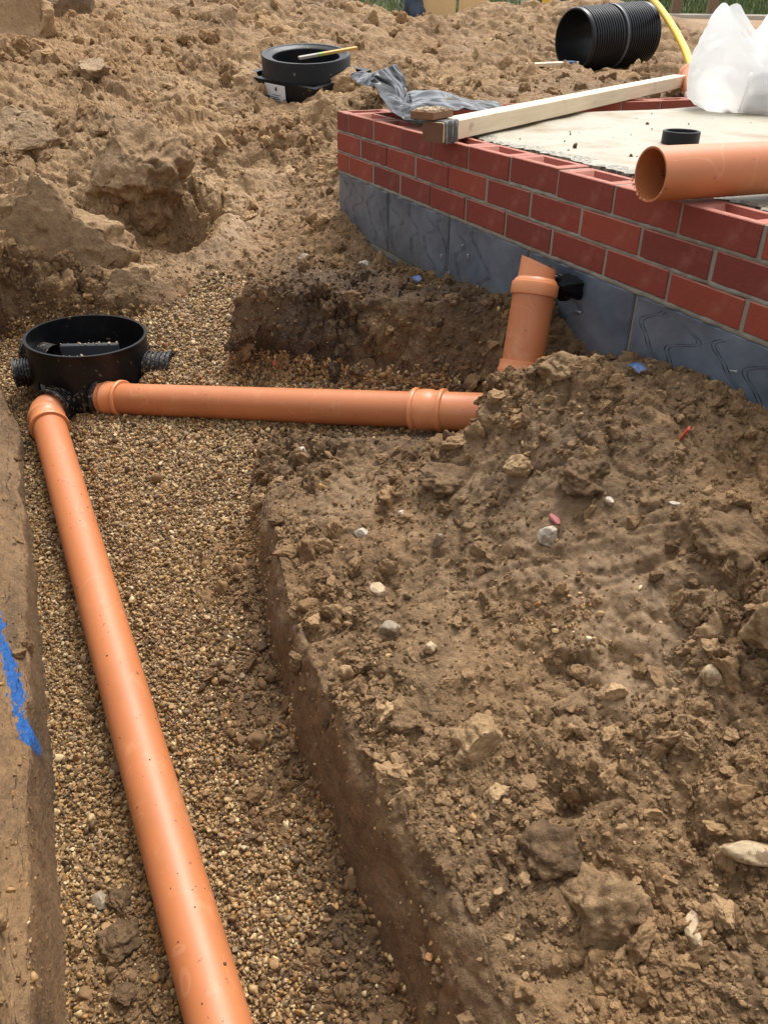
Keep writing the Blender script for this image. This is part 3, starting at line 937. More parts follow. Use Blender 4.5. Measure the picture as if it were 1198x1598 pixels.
# crumbs and clods of soil
CLOD = [tri_mesh('clod', *rock(4, 500 + k, .34, 11, 1.7, .46, 5), M_CLOD) for k in range(6)] + [tri_mesh('clod', *rock(2, 520 + k, .36, 9, 1.8, .48), M_CLOD) for k in range(6)]
qlump = lump[quads[:, 0]]
def clods(name, n, r0, sig, wq, sink=.15, lo=0, hi=12):
    P, vi = sample(wq, n)
    r = np.clip(r0 * np.exp(rng.normal(0, sig, n)), .002, .06)
    P = P + NRM[vi] * (r * (.5 - rng.random(n) * .9 - sink))[:, None]
    s = np.c_[r * rng.uniform(.9, 1.5, n), r * rng.uniform(.8, 1.2, n), r * rng.uniform(.6, 1.0, n)]
    scatter(name, P, rng.uniform(0, 6.28, (n, 3)), s, rng.integers(lo, hi, n), CLOD, {'tone': tone[vi] + rng.normal(.05, .15, n), 'ochre': np.clip(ochre[vi] + rng.normal(0, .08, n), 0, 1)})
soilm = (q_sd > .012) & seen & (qP[:, 2] > -1.5)
nb = np.clip(sstep(-.15, .4, perlin(qP * 5, 160)) + .15, 0, 1) * np.clip(.2 + qlump, 0, 1)
cutq = 1 - .88 * np.clip(near_cut + left_cut, 0, 1)[quads[:, 0]]
clods('soil_crumbs', 140000, .0032, .55, qa * soilm * (nb + .10) * cutq * (1 - .85 * smear[quads[:, 0]]) * (qd < 4.2) / (qd + .15) ** 1.3)
clods('soil_clods', 11000, .0095, .40, qa * soilm * nb * cutq * (1 - .9 * smear[quads[:, 0]]) * (qd < 6) / (qd + .4), .15, 0, 6)
clods('medium_soil_clods', 2600, .017, .38, qa * soilm * nb * cutq * (1 - .9 * smear[quads[:, 0]]) * (qd < 3.2) / (qd + .3), .25, 0, 6)
clods('large_soil_clods', 1500, .030, .40, qa * soilm * nb * cutq * sstep(2.2, 3.5, qd) * (qd < 8), .25, 0, 6)
clods('fallen_soil_crumbs', 9000, .0042, .6, qa * (q_sd < .0) * (q_sd > -.16) * seen * (qP[:, 0] > 1.2) * mud + 1e-12)

# ------------------------------------------------------------------ brick wall on painted blocks
wall = thing('brick_wall', 'red brick wall three courses high on dark blue-grey painted blocks round a concrete slab', 'brick wall', loc=(0, 0, 0))
LEN_F, LEN_L = 3.6, 3.4

def brick_mesh(L, W, H, frog, seed):
    """a clay brick, its bottom corner at the origin; a frog is the hollow pressed into its top"""
    m = MB()
    r = random.Random(seed)
    j = lambda a=.0012: r.uniform(-a, a)
    if not frog:
        m.box((0, 0, 0), (L, W, H), .0022)
    else:
        ch = .002
        rings = [[(ch, ch, 0), (L - ch, ch, 0), (L - ch, W - ch, 0), (ch, W - ch, 0)],
                 [(0, 0, ch), (L, 0, ch), (L, W, ch), (0, W, ch)],
                 [(0 + j(), 0 + j(), H - ch), (L + j(), 0 + j(), H - ch), (L, W, H - ch), (0, W, H - ch)],
                 [(ch, ch, H), (L - ch, ch, H), (L - ch, W - ch, H), (ch, W - ch, H)]]
        a, b, c = (.030, .020, .055) if L > W else (.020, .030, .018)
        i1, i2 = min(L * .16, .034), .019
        if L < W: i1, i2 = .019, W * .16
        k1, k2 = min(L * .24, .055), .030
        if L < W: k1, k2 = .030, W * .24
        rings += [[(i1, i2, H), (L - i1, i2, H), (L - i1, W - i2, H), (i1, W - i2, H)],
                  [(k1, k2, H - .017), (L - k1, k2, H - .017), (L - k1, W - k2, H - .017), (k1, W - k2, H - .017)]]
        v = [p for rg in rings for p in rg]
        f = [(3, 2, 1, 0)]
        for q in range(len(rings) - 1):
            for e in range(4):
                n = (e + 1) % 4
                f.append((q * 4 + e, q * 4 + n, q * 4 + 4 + n, q * 4 + 4 + e))
        o = (len(rings) - 1) * 4
        f.append((o, o + 1, o + 2, o + 3))
        m.add(v, f)
    me = bpy.data.meshes.new('brick')
    me.from_pydata(m.v, [], m.f); me.materials.append(M_BRICK); me.update()
    return me

BR = {}
def get_brick(L, W, frog):
    k = (round(L, 4), round(W, 4), frog)
    if k not in BR: BR[k] = brick_mesh(L, W, .065, frog, len(BR))
    return BR[k]

def lay(x, y, z, L, W, frog):
    o = bpy.data.objects.new('brick', get_brick(L, W, frog))
    COL.objects.link(o)
    o.parent = wall
    o.location = (x + random.uniform(-.0012, .0012), y + random.uniform(-.002, .002), z + random.uniform(-.0015, .0012))
    o.rotation_euler = (random.uniform(-.006, .006), random.uniform(-.005, .005), random.uniform(-.006, .006))
    return o

W_ = .1025
COURSES = [(-.215, 'half'), (-.140, 'full'), (-.065, 'half')]
for ci_, (z, kind) in enumerate(COURSES):
    top = ci_ == 2
    if kind == 'half':
        x = .1125
        lay(0, 0, z, W_, .215, top)                       # the corner stretcher of the return shows its end
        y = .225
    else:
        x = 0.0
        y = .1125
    while x < LEN_F:
        lay(x, 0, z, .215, W_, top); x += .225
    while y < LEN_L:
        lay(-.0, y, z, W_, .215, top); y += .225

# mortar: beds set back from the face, an upright joint between each two bricks
mo = MB()
def bed(x0, y0, x1, y1, z0, z1, nx, seed):
    """a mortar bed with a wavering, slightly slumped face"""
    mo.box((x0, y0, z0), (x1, y1, z1))
for z0, z1 in ((-.228, -.2155), (-.1505, -.1395), (-.0755, -.0645)):
    n = 60
    for face in ('front', 'left'):
        Lx = LEN_F if face == 'front' else LEN_L
        rows = []
        for zz, dep in ((z1 + .002, .008), (z1 - .001, .0030), ((z0 + z1) / 2, .0015), (z0 + .001, .0030), (z0 - .002, .008)):
            row = []
            for k in range(n * 3):
                s = Lx * k / (n * 3 - 1)
                d = dep + .0028 * math.sin(s * 31 + z0 * 90) * math.sin(s * 83 + 2) + .0015 * math.sin(s * 210)
                if face == 'front': row.append((max(s, .004), d, zz + .0010 * math.sin(s * 57 + z0 * 40)))
                else: row.append((d, max(s, .004), zz))
            rows.append(row)
        nr, ncol = len(rows), len(rows[0])
        mo.add([p for r_ in rows for p in r_], [(i * ncol + k, i * ncol + k + 1, (i + 1) * ncol + k + 1, (i + 1) * ncol + k) for i in range(nr - 1) for k in range(ncol - 1)])
    mo.box((.012, .012, z0 + .0006), (LEN_F, .0965, z1 - .0006))
    mo.box((.012, .099, z0 + .0012), (.0965, LEN_L, z1 - .0012))
for ci_, (z, kind) in enumerate(COURSES):
    x = .1075 if kind == 'half' else .220
    while x < LEN_F:
        if not (kind == 'full' and abs(x - .445) < .02):            # one joint was left open
            d = random.uniform(.0012, .0035)
            mo.box((x - .0062, d, z - .004), (x + .0062, .098, z + .0655 - (.003 if ci_ == 2 else 0)))
        x += .225
    y = .220 if kind == 'half' else .1075
    while y < LEN_L:
        mo.box((.004, y - .0062, z - .004), (.098, y + .0062, z + .0655 - (.003 if ci_ == 2 else 0)))
        y += .225
mo.build('mortar', M_MORT, wall, smooth=False)

# painted foundation blocks, two courses, with combed double wave marks
def wave_line(pts, off):
    return pts
def block_at(x0, x1, z0, z1, face, mark_seed=None):
    m = MB()
    if face == 'front': m.box((x0, .004, z0), (x1, .10, z1), .004)
    else: m.box((.003, x0, z0), (.099, x1, z1), .004)
    b = m.build('concrete_block', M_BLOCK, wall, smooth=False)
    # origin of the texture at the block's top edge
    b.data.transform(Matrix.Translation((-x0, 0, -z1))); b.location = (x0, 0, z1)
    if mark_seed is not None:
        r = random.Random(mark_seed)
        g = MB()
        L, H = x1 - x0, z1 - z0
        nline = r.choice((2, 3, 4, 4))
        for ln in range(nline):
            cx = L * (.10 + .26 * ln) + r.uniform(-.02, .02)
            slant = r.uniform(-.10, -.02)
            amp = r.uniform(.030, .052); lam = r.uniform(.11, .17); ph = r.uniform(0, 6)
            z_hi, z_lo = -.006 - r.random() * .03, -H + .008 + r.random() * .03
            for off in (0, .013):
                n = 56
                vv, ff = [], []
                for k in range(n):
                    zz = z_hi + (z_lo - z_hi) * k / (n - 1)
                    xx = cx + off + slant * (zz / H) + amp * (math.sin(zz / lam * 6.283 + ph) + .35 * math.sin(zz / lam * 12.57 + ph * 1.7))
                    xx = min(max(xx, .006), L - .006)
                    w = .0011 * (1 + .6 * math.sin(k * .7 + ph))
                    vv += [(xx - w, .0034, zz), (xx + w, .0034, zz)]
                    if k: ff.append((2 * k - 2, 2 * k - 1, 2 * k + 1, 2 * k))
                g.add(vv, ff)
        gm_ = g.build('trowel_mark', M_GROOVE, b, smooth=False)
    return b
bx = 0.0
for k in range(8):
    x0 = 0.0 if k == 0 else .012 + .45 * k
    block_at(x0, .452 + .45 * k, -.443, -.2285, 'front', 40 + k)
for k in range(8):
    x0 = 0.0 if k == 0 else -.213 + .45 * k
    block_at(x0, .227 + .45 * k, -.668, -.4535, 'front')
for k in range(7):
    block_at(.112 + .45 * k, .552 + .45 * k, -.443, -.2285, 'left')
for k in range(7):
    block_at(.112 + .45 * k - .0, .552 + .45 * k, -.668, -.4535, 'left')
mm = MB()
for (x0, x1, yy) in ((0, LEN_F, .008),):
    mm.box((.006, .011, -.66), (LEN_F, .094, -.2275))
    mm.box((.010, .094, -.66), (.092, LEN_L, -.2275))
mm.build('block_mortar', M_MORT, wall, smooth=False)
for x, z, ang in ((.99, -.30, .4), (1.04, -.335, 1.3), (2.13, -.305, .3), (1.60, -.33, .1), (.93, -.42, 1.45), (.87, -.375, 1.2)):
    n_ = MB()
    d = Vector((math.cos(ang), -.25, math.sin(ang)))
    p = Vector((x, .002, z))
    n_.tube([p, p + d * .022], .0013, 8, True)
    n_.tube([p + d * .022, p + d * .0235], .0030, 8, True)
    n_.build('nail', M_STEEL, wall)

# ------------------------------------------------------------------ concrete slab inside the walls
sl = MB()
nxs, nys = 150, 60
x0s, x1s, y0s, y1s = .34, 3.6, .140, 3.1
sv, sf, se = [], [], []
for i in range(nxs):
    for j_ in range(nys):
        u, v_ = i / (nxs - 1), (j_ / (nys - 1)) ** 1.8
        x = x0s + (x1s - x0s) * u; y = y0s + (y1s - y0s) * v_
        e = .012 * math.sin(x * 23) * math.sin(x * 61 + 1) + .010 * math.sin(x * 140)
        y += e * (1 - v_) ** 8
        sv.append((x, y, -.004 + .003 * math.sin(x * 5 + y * 3) + .002 * math.sin(x * 13 - y * 9)))
        se.append(1.0 if (y - y0s) < .055 + .03 * math.sin(x * 37) * math.sin(x * 11 + 2) else 0.0)
for i in range(nxs - 1):
    for j_ in range(nys - 1):
        a = i * nys + j_
        sf.append((a, a + nys, a + nys + 1, a + 1))
# rough front face below the edge
base = len(sv)
rr = random.Random(5)
for i in range(nxs):
    for q in range(5):
        x, y, z = sv[i * nys]
        sv.append((x, y + (rr.uniform(-.004, .005) if q else 0) + .003 * q, z - .020 * q - (0.001 if q == 0 else 0))); se.append(1.0)
for i in range(nxs - 1):
    for q in range(4):
        a = base + i * 5 + q
        sf.append((a, a + 1, a + 6, a + 5))
base = len(sv)
for j_ in range(nys):
    x, y, z = sv[j_]
    sv += [(x, y, z), (x + .01, y, z - .12)]; se += [1.0, 1.0]
for j_ in range(nys - 1):
    sf.append((base + 2 * j_, base + 2 * j_ + 2, base + 2 * j_ + 3, base + 2 * j_ + 1))
sl.add(sv, sf)
slab = sl.build('concrete_slab', M_CONC)
at = slab.data.attributes.new('rough_edge', 'FLOAT', 'POINT'); at.data.foreach_set('value', se)
tag(slab, 'pale concrete floor slab with a rough crumbling edge inside the red brick wall', 'concrete slab')
fl = MB()
fl.box((.101, .101, -.30), (3.6, 3.3, -.075))
tag(fl.build('cavity_fill_ground', M_MORT, smooth=False), kind='structure')

# ------------------------------------------------------------------ orange drain pipes
def vec(*a): return Vector(a)
def frame(a, b):
    return Vector(a), (Vector(b) - Vector(a)).normalized(), (Vector(b) - Vector(a)).length
OR = .055
def pipe_mesh(a, b, seg=56, OR=.055):
    p, d, L = frame(a, b)
    m = MB()
    m.lathe([(0, OR - .0035), (0, OR), (L * .25, OR), (L * .5, OR), (L * .75, OR), (L, OR), (L, OR - .0035), (0, OR - .0035)], p, d, seg)
    return m

# long pipe down the trench
A, B = vec(.626, -1.311, -.895), vec(2.505, -1.321, -1.166)
dL = (B - A).normalized()
lp = thing('drain_pipe', 'long glossy orange drain pipe running down the gravel trench beside the blue paint mark', 'drain pipe', 'orange drain pipes laid to the chamber', loc=A)
def child(m, name, mat, parent, **kw):
    o = m.build(name, mat, parent, **kw)
    o.matrix_parent_inverse = Matrix.Translation(-parent.location) if not parent.rotation_euler.to_quaternion().angle else parent.matrix_world.inverted()
    return o
S0 = A - dL * .10
child(pipe_mesh(S0, A + dL * 2.75), 'pipe_barrel', M_ORANGE, lp, angle=40)
# its socket, then the bend that turns into the chamber
e0 = A - dL * .150
m = MB()
m.lathe([(.060, .0553), (.060, .0640), (.057, .0660), (.050, .0660), (.047, .0645), (.046, .0612), (.040, .0606), (.034, .0620), (.010, .0620), (.008, .0640), (.004, .0652), (-.006, .0652), (-.010, .0640), (-.012, .0605), (-.024, .0595)], e0, dL, 56)
child(m, 'socket', M_ORFIT, lp, angle=50)
c1 = e0 - dL * .024
CH = vec(.26, -1.113, -.67)
stubL = vec(.434, -1.280, -.853)
pts = []
aL = (stubL - vec(CH.x, CH.y, stubL.z)).normalized()
for k in range(11):
    u = k / 10
    p0, p1, p2, p3 = c1 + dL * .012, c1 - dL * .020, stubL + aL * .028, stubL - aL * .03
    pts.append(p0 * (1 - u) ** 3 + p1 * 3 * u * (1 - u) ** 2 + p2 * 3 * u * u * (1 - u) + p3 * u ** 3)
m = MB(); m.tube(pts, .0585, 48)
child(m, 'bend', M_ORFIT, lp)

# pipe across to the wall
A2, B2 = vec(.523, -1.061, -.827), vec(1.322, -.32, -.676)
dX = (B2 - A2).normalized()
cp = thing('drain_pipe', 'shorter orange drain pipe lying from the black chamber towards the upright riser at the wall', 'drain pipe', 'orange drain pipes laid to the chamber', loc=A2)
child(pipe_mesh(A2 - dX * .05, B2 + dX * .02), 'pipe_barrel', M_ORANGE, cp, angle=40)
m = MB()
m.lathe([(.012, .0553), (.012, .0640), (.009, .0665), (.001, .0665), (-.002, .0645), (-.003, .0606), (-.010, .0600), (-.046, .0600), (-.048, .0618), (-.054, .0618), (-.056, .0595), (-.070, .0590)], A2, dX, 56)
child(m, 'socket', M_ORFIT, cp, angle=50)
c2 = A2 - dX * .070
stubR = c2 - dX * .012
m = MB(); m.lathe([(.004, .0590), (-.004, .0600), (-.012, .0600), (-.02, .056)], c2, dX, 48)
child(m, 'sleeve_end', M_ORFIT, cp)
# coupling at the far end, then the start of the rest bend that the soil covers
m = MB()
m.lathe([(-.010, .0553), (-.010, .0655), (-.006, .0675), (.000, .0675), (.004, .0655), (.005, .0612), (.011, .0606), (.018, .0640), (.050, .0640), (.056, .0606), (.062, .0606), (.074, .0620), (.076, .0655), (.080, .0668), (.087, .0668), (.090, .0650), (.092, .0590), (.098, .0575), (.24, .0570), (.24, .001)], B2, dX, 56)
child(m, 'coupling', M_ORFIT, cp, angle=50)

# upright riser by the wall, leaning
RT, RB_ = vec(1.568, -.118, -.262), vec(1.626, -.176, -.468)
dR = (RB_ - RT).normalized()
rp = thing('riser_pipe', 'upright leaning orange pipe standing in the soil against the dark painted blocks', 'drain pipe', loc=RB_)
child(pipe_mesh(RT, RB_ + dR * .015, 56, .0545), 'pipe_barrel', M_ORANGE, rp, angle=40)
m = MB()
m.lathe([(.022, .0545), (.022, .0595), (.018, .0610), (-.006, .0610), (-.010, .0595), (-.011, .0560), (-.016, .0545), (-.022, .0480)], RT, dR, 56)
child(m, 'collar', M_ORFIT, rp, angle=50)
# cut bend above the collar: a tube whose top is sliced on the slant, facing into the wall
m = MB()
q0 = RT - dR * .018
e1 = Vector((1, 0, 0)); e1 = (e1 - dR * e1.dot(dR)).normalized(); e2 = dR.cross(e1)
seg = 48
vv, ff = [], []
side = _r2.copy(); side = (side - dR * side.dot(dR)).normalized()       # the low side of the slant, along the wall
side = Vector((.80, .60, 0)); side = (side - dR * side.dot(dR)).normalized()
for r_, fr in ((.0480, 0), (.0465, 1)):
    for k in range(seg):
        w = 2 * math.pi * k / seg
        rad = (e1 * math.cos(w) + e2 * math.sin(w))
        hgt = .058 - .030 * (rad.dot(side) * .5 + .5) * 1.0 if fr else 0
        vv.append(q0 + rad * r_ - dR * hgt)
for k in range(seg):
    ff.append((k, (k + 1) % seg, seg + (k + 1) % seg, seg + k))
ff.append(tuple(range(seg, 2 * seg)))
m.add(vv, ff)
child(m, 'cut_bend', M_ORFIT, rp, angle=35)
m = MB()
m.lathe([(-.030, .0545), (-.030, .0600), (-.024, .0605), (-.012, .0605), (-.004, .064), (.010, .0600), (.050, .0590), (.056, .0625), (.064, .0625), (.07, .058), (.13, .056)], RB_, dR, 56)
child(m, 'rest_bend', M_ORFIT, rp, angle=50)
# black sleeve where the pipe passes through the wall behind the cut bend
m = MB()
def crump(P):
    P = np.asarray(P, np.float32)
    return P + .010 * np.c_[perlin(P * 22, 301), perlin(P * 22, 302) * .8, perlin(P * 22, 303)] + .004 * np.c_[perlin(P * 60, 304), perlin(P * 60, 305), perlin(P * 60, 306)]
m.grid([[(1.490, -.012, -.236), (1.530, -.050, -.226), (1.560, -.066, -.226), (1.590, -.036, -.230), (1.620, -.006, -.236)],
        [(1.490, -.012, -.250), (1.530, -.070, -.244), (1.560, -.084, -.246), (1.595, -.050, -.250), (1.625, -.006, -.258)],
        [(1.500, -.010, -.280), (1.530, -.056, -.280), (1.560, -.066, -.284), (1.590, -.036, -.286), (1.620, -.006, -.288)],
        [(1.510, -.006, -.300), (1.530, -.022, -.302), (1.560, -.028, -.306), (1.580, -.014, -.304), (1.600, -.004, -.302)]], 30, 40, crump)
sleeve = m.build('polythene_sleeve', M_POLY)
tag(sleeve, 'crumpled black polythene wrap plugging the hole in the blocks behind the upright pipe', 'pipe wrap')

# loose pipe lying across the brick wall
WA, WB = vec(1.8815, -.085, .0585), vec(1.9165, .245, .0585)
dW = (WB - WA).normalized()
m = MB()
p, d, L = frame(WA, WA + dW * 2.6)
m.lathe([(.25, OR - .004), (0, OR - .004), (0, OR), (.4, OR), (1.2, OR), (L, OR), (L, OR - .004), (.25, OR - .004)], p, d, 64)
loose = thing('loose_pipe', 'cut orange pipe lying across the top of the brick wall, open end towards the timber', 'drain pipe', loc=WA)
child(m, 'pipe_barrel', M_ORANGE, loose, angle=40)
m = MB()
r_ = random.Random(3)
for k in range(26):
    w = r_.gauss(-1.57, .55)
    pos = WA + Vector((1, 0, 0)) * (math.cos(w) * .0535) + Vector((0, 0, 1)) * math.sin(w) * .0535 + Vector((0, r_.uniform(-.004, .002), 0))
    P_, f_ = rock(1, 700 + k, .4, 3)
    m.add(P_ * r_.uniform(.0012, .0030) + np.array(pos), f_)
child(m, 'cut_swarf', M_ORFIT, loose)

# short orange socket sticking out beyond the plank
m = MB()
so = vec(-.36, 2.20, .028)
sd2 = Vector((.75, -.55, -.18)).normalized()
m.lathe([(.0, .060), (-.02, .0690), (-.005, .0740), (.02, .0740), (.03, .0690), (.05, .064), (.30, .062)], so - sd2 * .1, sd2, 40)
os_ = tag(m.build('pipe_socket', M_ORFIT, angle=50), 'orange pipe socket lying at the far end of the white timber beside the white sack', 'pipe fitting')

# black pipe stub standing in the slab
m = MB()
st = vec(1.195, .655, -.05)
m.lathe([(0, .057), (.083, .057), (.085, .055), (.085, .050), (.083, .048), (.03, .047), (.03, .001)], st, Vector((0, 0, 1)), 44)
tag(m.build('pipe_stub', M_BLACK, angle=40), 'short black pipe end standing up out of the concrete slab', 'pipe stub')

# ------------------------------------------------------------------ black inspection chamber in the gravel
ch = thing('inspection_chamber', 'round black plastic inspection chamber base with side inlets sitting in the gravel', 'drain chamber', loc=CH)
tiltm = Matrix.Translation(CH) @ Matrix.Rotation(math.radians(-1.2), 4, 'X') @ Matrix.Rotation(math.radians(1.6), 4, 'Y')
m = MB()
seg = 96
zrows = [0, -.005, -.04, -.085, -.125, -.160, -.20, -.25]
RO, RI = .210, .2035
notch = []
def in_notch(k, zi):
    w = 360 * (k + .5) / seg
    if zrows[zi] > -.12: return False
    return any(abs((w - c + 180) % 360 - 180) < h for c, h in ((3, 5.5), (46, 4.5), (-62, 5)))
vv, ff = [], []
for rr_ in (RO, RI):
    for z in zrows:
        for k in range(seg):
            w = 2 * math.pi * k / seg
            r2 = rr_ + (.004 if (rr_ == RO and z == 0) else 0) + (.003 if (z < -.19 and rr_ == RO) else 0)
            vv.append((math.cos(w) * r2, math.sin(w) * r2, z))
nr = len(zrows)
for s_ in (0, 1):
    for i in range(nr - 1):
        for k in range(seg):
            if in_notch(k, i): continue
            a = s_ * nr * seg + i * seg + k; b = s_ * nr * seg + i * seg + (k + 1) % seg
            q = (a, b, b + seg, a + seg)
            ff.append(q if s_ else q[::-1])
for k in range(seg):
    ff.append((k, (k + 1) % seg, nr * seg + (k + 1) % seg, nr * seg + k))
m.add([tuple(tiltm @ Vector(p)) for p in vv], ff)
child(m, 'chamber_wall', M_BLACK, ch, angle=50)
m = MB()
m.lathe([(0, .202), (0, .13), (-.03, .10), (-.035, .001)], tiltm @ Vector((0, 0, -.150)), Vector((0, 0, 1)), 64)
child(m, 'chamber_floor', M_BLACK, ch, angle=40)
rdir = _r2.copy(); rdir.z = 0; rdir.normalize()
fdir = Vector((-rdir.y, rdir.x, 0))
for off, l0, l1, zz in ((.030, -.115, .095, -.050), (-.075, -.130, .000, -.062)):
    m = MB()
    p0, p1 = CH + rdir * l0 + fdir * off, CH + rdir * l1 + fdir * (off + .02)
    dd_ = (p1 - p0).normalized(); nn_ = Vector((-dd_.y, dd_.x, 0))
    Mx = Matrix(((dd_.x, nn_.x, 0, p0.x), (dd_.y, nn_.y, 0, p0.y), (0, 0, 1, p0.z), (0, 0, 0, 1)))
    m.box((0, -.010, zz - .075), ((p1 - p0).length, .010, zz), .004, Mx)
    child(m, 'inner_baffle', M_GREYP, ch, smooth=False)  # grey paints the sky's reflection on to the black plastic bars
    m = MB()
    rr2 = random.Random(int(zz * -1000))
    for k in range(20):
        t_ = rr2.random() ** .8
        P_, f_ = rock(1, 740 + k, .35, 4)
        m.add(P_ * rr2.uniform(.0015, .005) + np.array(p0 + dd_ * (t_ * (p1 - p0).length) + nn_ * rr2.uniform(-.008, .008) + Vector((0, 0, zz + .001))), f_)
    o = child(m, 'gravel_dirt', M_ST_T, ch); o['kind'] = 'stuff'
# inlets
def inlet(pos, direction, r=.062, length=.07, lip=True, closed=True):
    m = MB()
    d = Vector(direction).normalized()
    prof = [(-.07, r - .004), (0, r - .002)]
    n = 5
    for k in range(n):
        t0 = length * k / n
        prof += [(t0, r - .003), (t0 + .003, r + .003), (t0 + length / n * .55, r + .003), (t0 + length / n * .62, r - .003)]
    prof += [(length, r - .002), (length, r + .005), (length + .010, r + .005), (length + .012, r - .004)]
    prof += [(length - .02, r - .007), (length - .03, .001)] if closed else [(length - .06, r - .007)]
    m.lathe(prof, pos, d, 44)
    return child(m, 'inlet', M_RUB, ch, angle=50)
inlet(stubL - (stubL - Vector((CH.x, CH.y, stubL.z))).normalized() * .040, (stubL - Vector((CH.x, CH.y, stubL.z))), .066, .048)
inlet(stubR - dX * .030, dX, .066, .028)
m = MB(); m.tube([stubR - dX * .020, stubR - dX * .040, vec(.41, -1.125, -.83)], [.060, .062, .064], 36)
child(m, 'inlet_neck', M_BLACK, ch)
inlet(CH + Vector((.10, .185, -.115)), Vector((.52, .86, .02)), .052, .085, closed=False)
inlet(CH + Vector((-.05, -.205, -.125)), Vector((-.10, -1, 0)), .048, .05)
inlet(CH + Vector((-.15, -.16, -.105)), Vector((-.75, -.66, 0)), .052, .04)

# ------------------------------------------------------------------ timbers
P0_, P1_ = vec(.951, -.060, .001), vec(-.316, 2.06, .004)
dP = (P1_ - P0_).normalized(); nP = Vector((-dP.y, dP.x, 0)).normalized()
if nP.x > 0: nP = -nP
zP = dP.cross(nP); zP = zP if zP.z > 0 else -zP
PL = (P1_ - P0_).length + .12
def local(p, x, y, z):
    return Matrix(((x.x, y.x, z.x, p.x), (x.y, y.y, z.y, p.y), (x.z, y.z, z.z, p.z), (0, 0, 0, 1)))
plank = thing('timber_plank', 'long pale timber plank laid across the corner of the brick wall and over the slab', 'timber')
plank.matrix_world = local(P0_ + Vector((0, 0, .001)), dP, nP, zP)
bpy.context.view_layer.update()
def pchild(m, name, mat, parent, **kw):
    o = m.build(name, mat, None, **kw)
    o.parent = parent
    return o
m = MB(); m.box((.003, 0, 0), (PL, .072, .056), .0025)
pchild(m, 'timber', M_WOOD, plank, smooth=False)
m = MB(); m.box((0, .0006, .0006), (.003, .0714, .0554))
pchild(m, 'sawn_end', M_WOODE, plank, smooth=False)  # same pale timber, its end coloured dark as if in shade
# black damp-proof strip folded over it near the end
m = MB()
xa, xb = .010, .092
prof = [(-.0035, -.004), (-.0030, .030), (-.0032, .048), (-.0015, .0580), (.012, .0595), (.040, .0598), (.075, .0585)]
n = 9
vv, ff = [], []
for i, (y, z) in enumerate(prof):
    for k in range(n):
        x = xa + (xb - xa) * k / (n - 1)
        vv.append((x + .0015 * math.sin(i * 2.1 + k), y - .0009 * math.sin(k * 2.0 + i), z + .0008 * math.sin(k * 1.3 + i)))
for i in range(len(prof) - 1):
    for k in range(n - 1):
        ff.append((i * n + k, i * n + k + 1, (i + 1) * n + k + 1, (i + 1) * n + k))
m.add(vv, ff)
st_o = m.build('damp_strip', M_STRIP)
st_o.matrix_world = plank.matrix_world.copy()
tag(st_o, 'narrow black bitumen strip folded over the near end of the pale plank', 'damp-proof strip')
# brown offcut on top, with sand and grit on it
oc_o = thing('timber_offcut', 'short brown board offcut with sand on top, on the near end of the pale plank', 'timber')
oc_o.matrix_world = plank.matrix_world @ Matrix.Translation((-.012, .030, .0615))
m = MB(); m.box((0, .0, 0), (.125, .080, .023), .002)
pchild(m, 'board', M_WOODB, oc_o, smooth=False)
m = MB()
rr2 = random.Random(12)
for k in range(150):
    P_, f_ = rock(1, 800 + k % 20, .3, 4)
    s_ = rr2.uniform(.0018, .0052)
    m.add(P_ * s_ + np.array([rr2.uniform(.004, .12), rr2.uniform(.002, .076), .0225 + s_ * .4]), f_)
o = pchild(m, 'sand_grit', M_ST_T, oc_o); o['kind'] = 'stuff'

# thin board lying on the soil beyond the slab
m = MB()
b0, b1 = vec(-2.28, 2.26, -.015), vec(-2.24, 2.86, .0)
dd_ = (b1 - b0).normalized(); nn_ = Vector((-dd_.y, dd_.x, 0)).normalized()
m.box((0, -.05, 0), ((b1 - b0).length, .05, .022), .002)
fb = thing('loose_board', 'thin pale board half buried in the soil in front of the big black pipe', 'timber')
fb.matrix_world = local(b0, dd_, nn_, dd_.cross(nn_))
pchild(m, 'board', M_WOOD, fb, smooth=False)
m = MB(); m.box(((b1 - b0).length - .10, -.0515, .002), ((b1 - b0).length - .02, .0515, .0235))
pchild(m, 'blue_mark', M_BLUEP, fb, smooth=False)

# ------------------------------------------------------------------ black polythene
def crumple(amp, fq, sd_):
    def fn(P):
        P = np.asarray(P, np.float32)
        w = P + .05 * np.c_[perlin(P * fq * .5, sd_ + 7), perlin(P * fq * .5, sd_ + 8), perlin(P * fq * .5, sd_ + 9)]
        a = np.abs(perlin(w * fq, sd_)) + .5 * np.abs(perlin(w * fq * 2.1, sd_ + 1))
        b = np.abs(perlin(w * fq, sd_ + 2)) + .5 * np.abs(perlin(w * fq * 2.1, sd_ + 3))
        c = np.abs(perlin(w * fq, sd_ + 4)) + .5 * np.abs(perlin(w * fq * 2.1, sd_ + 5))
        return P + amp * np.c_[a - .3, b - .3, c - .1]
    return fn
m = MB()
m.grid([[(.534, .433, .030), (.432, .492, .030), (.280, .576, .030)],
        [(.565, .232, .047), (.406, .313, .051), (.190, .410, .051)],
        [(.639, .114, .046), (.414, .213, .063), (.196, .311, .068)],
        [(.618, .040, .023), (.391, .147, .048), (.113, .279, .069)],
        [(.480, .030, .024), (.321, .131, .042), (.163, .231, .059)],
        [(.345, .035, .060), (.228, .145, .092), (.120, .250, .090)],
        [(.235, .035, .120), (.151, .139, .150), (.060, .230, .160)]], 84, 44, crumple(.026, 5, 400))
ps = m.build('polythene_sheet', M_POLY)
so_ = ps.modifiers.new('thickness', 'SOLIDIFY'); so_.thickness = .0015
tag(ps, 'crumpled shiny black polythene sheet on the brick wall corner with one flap standing up', 'plastic sheet')
m = MB()
zb = hz(-.75, .52)
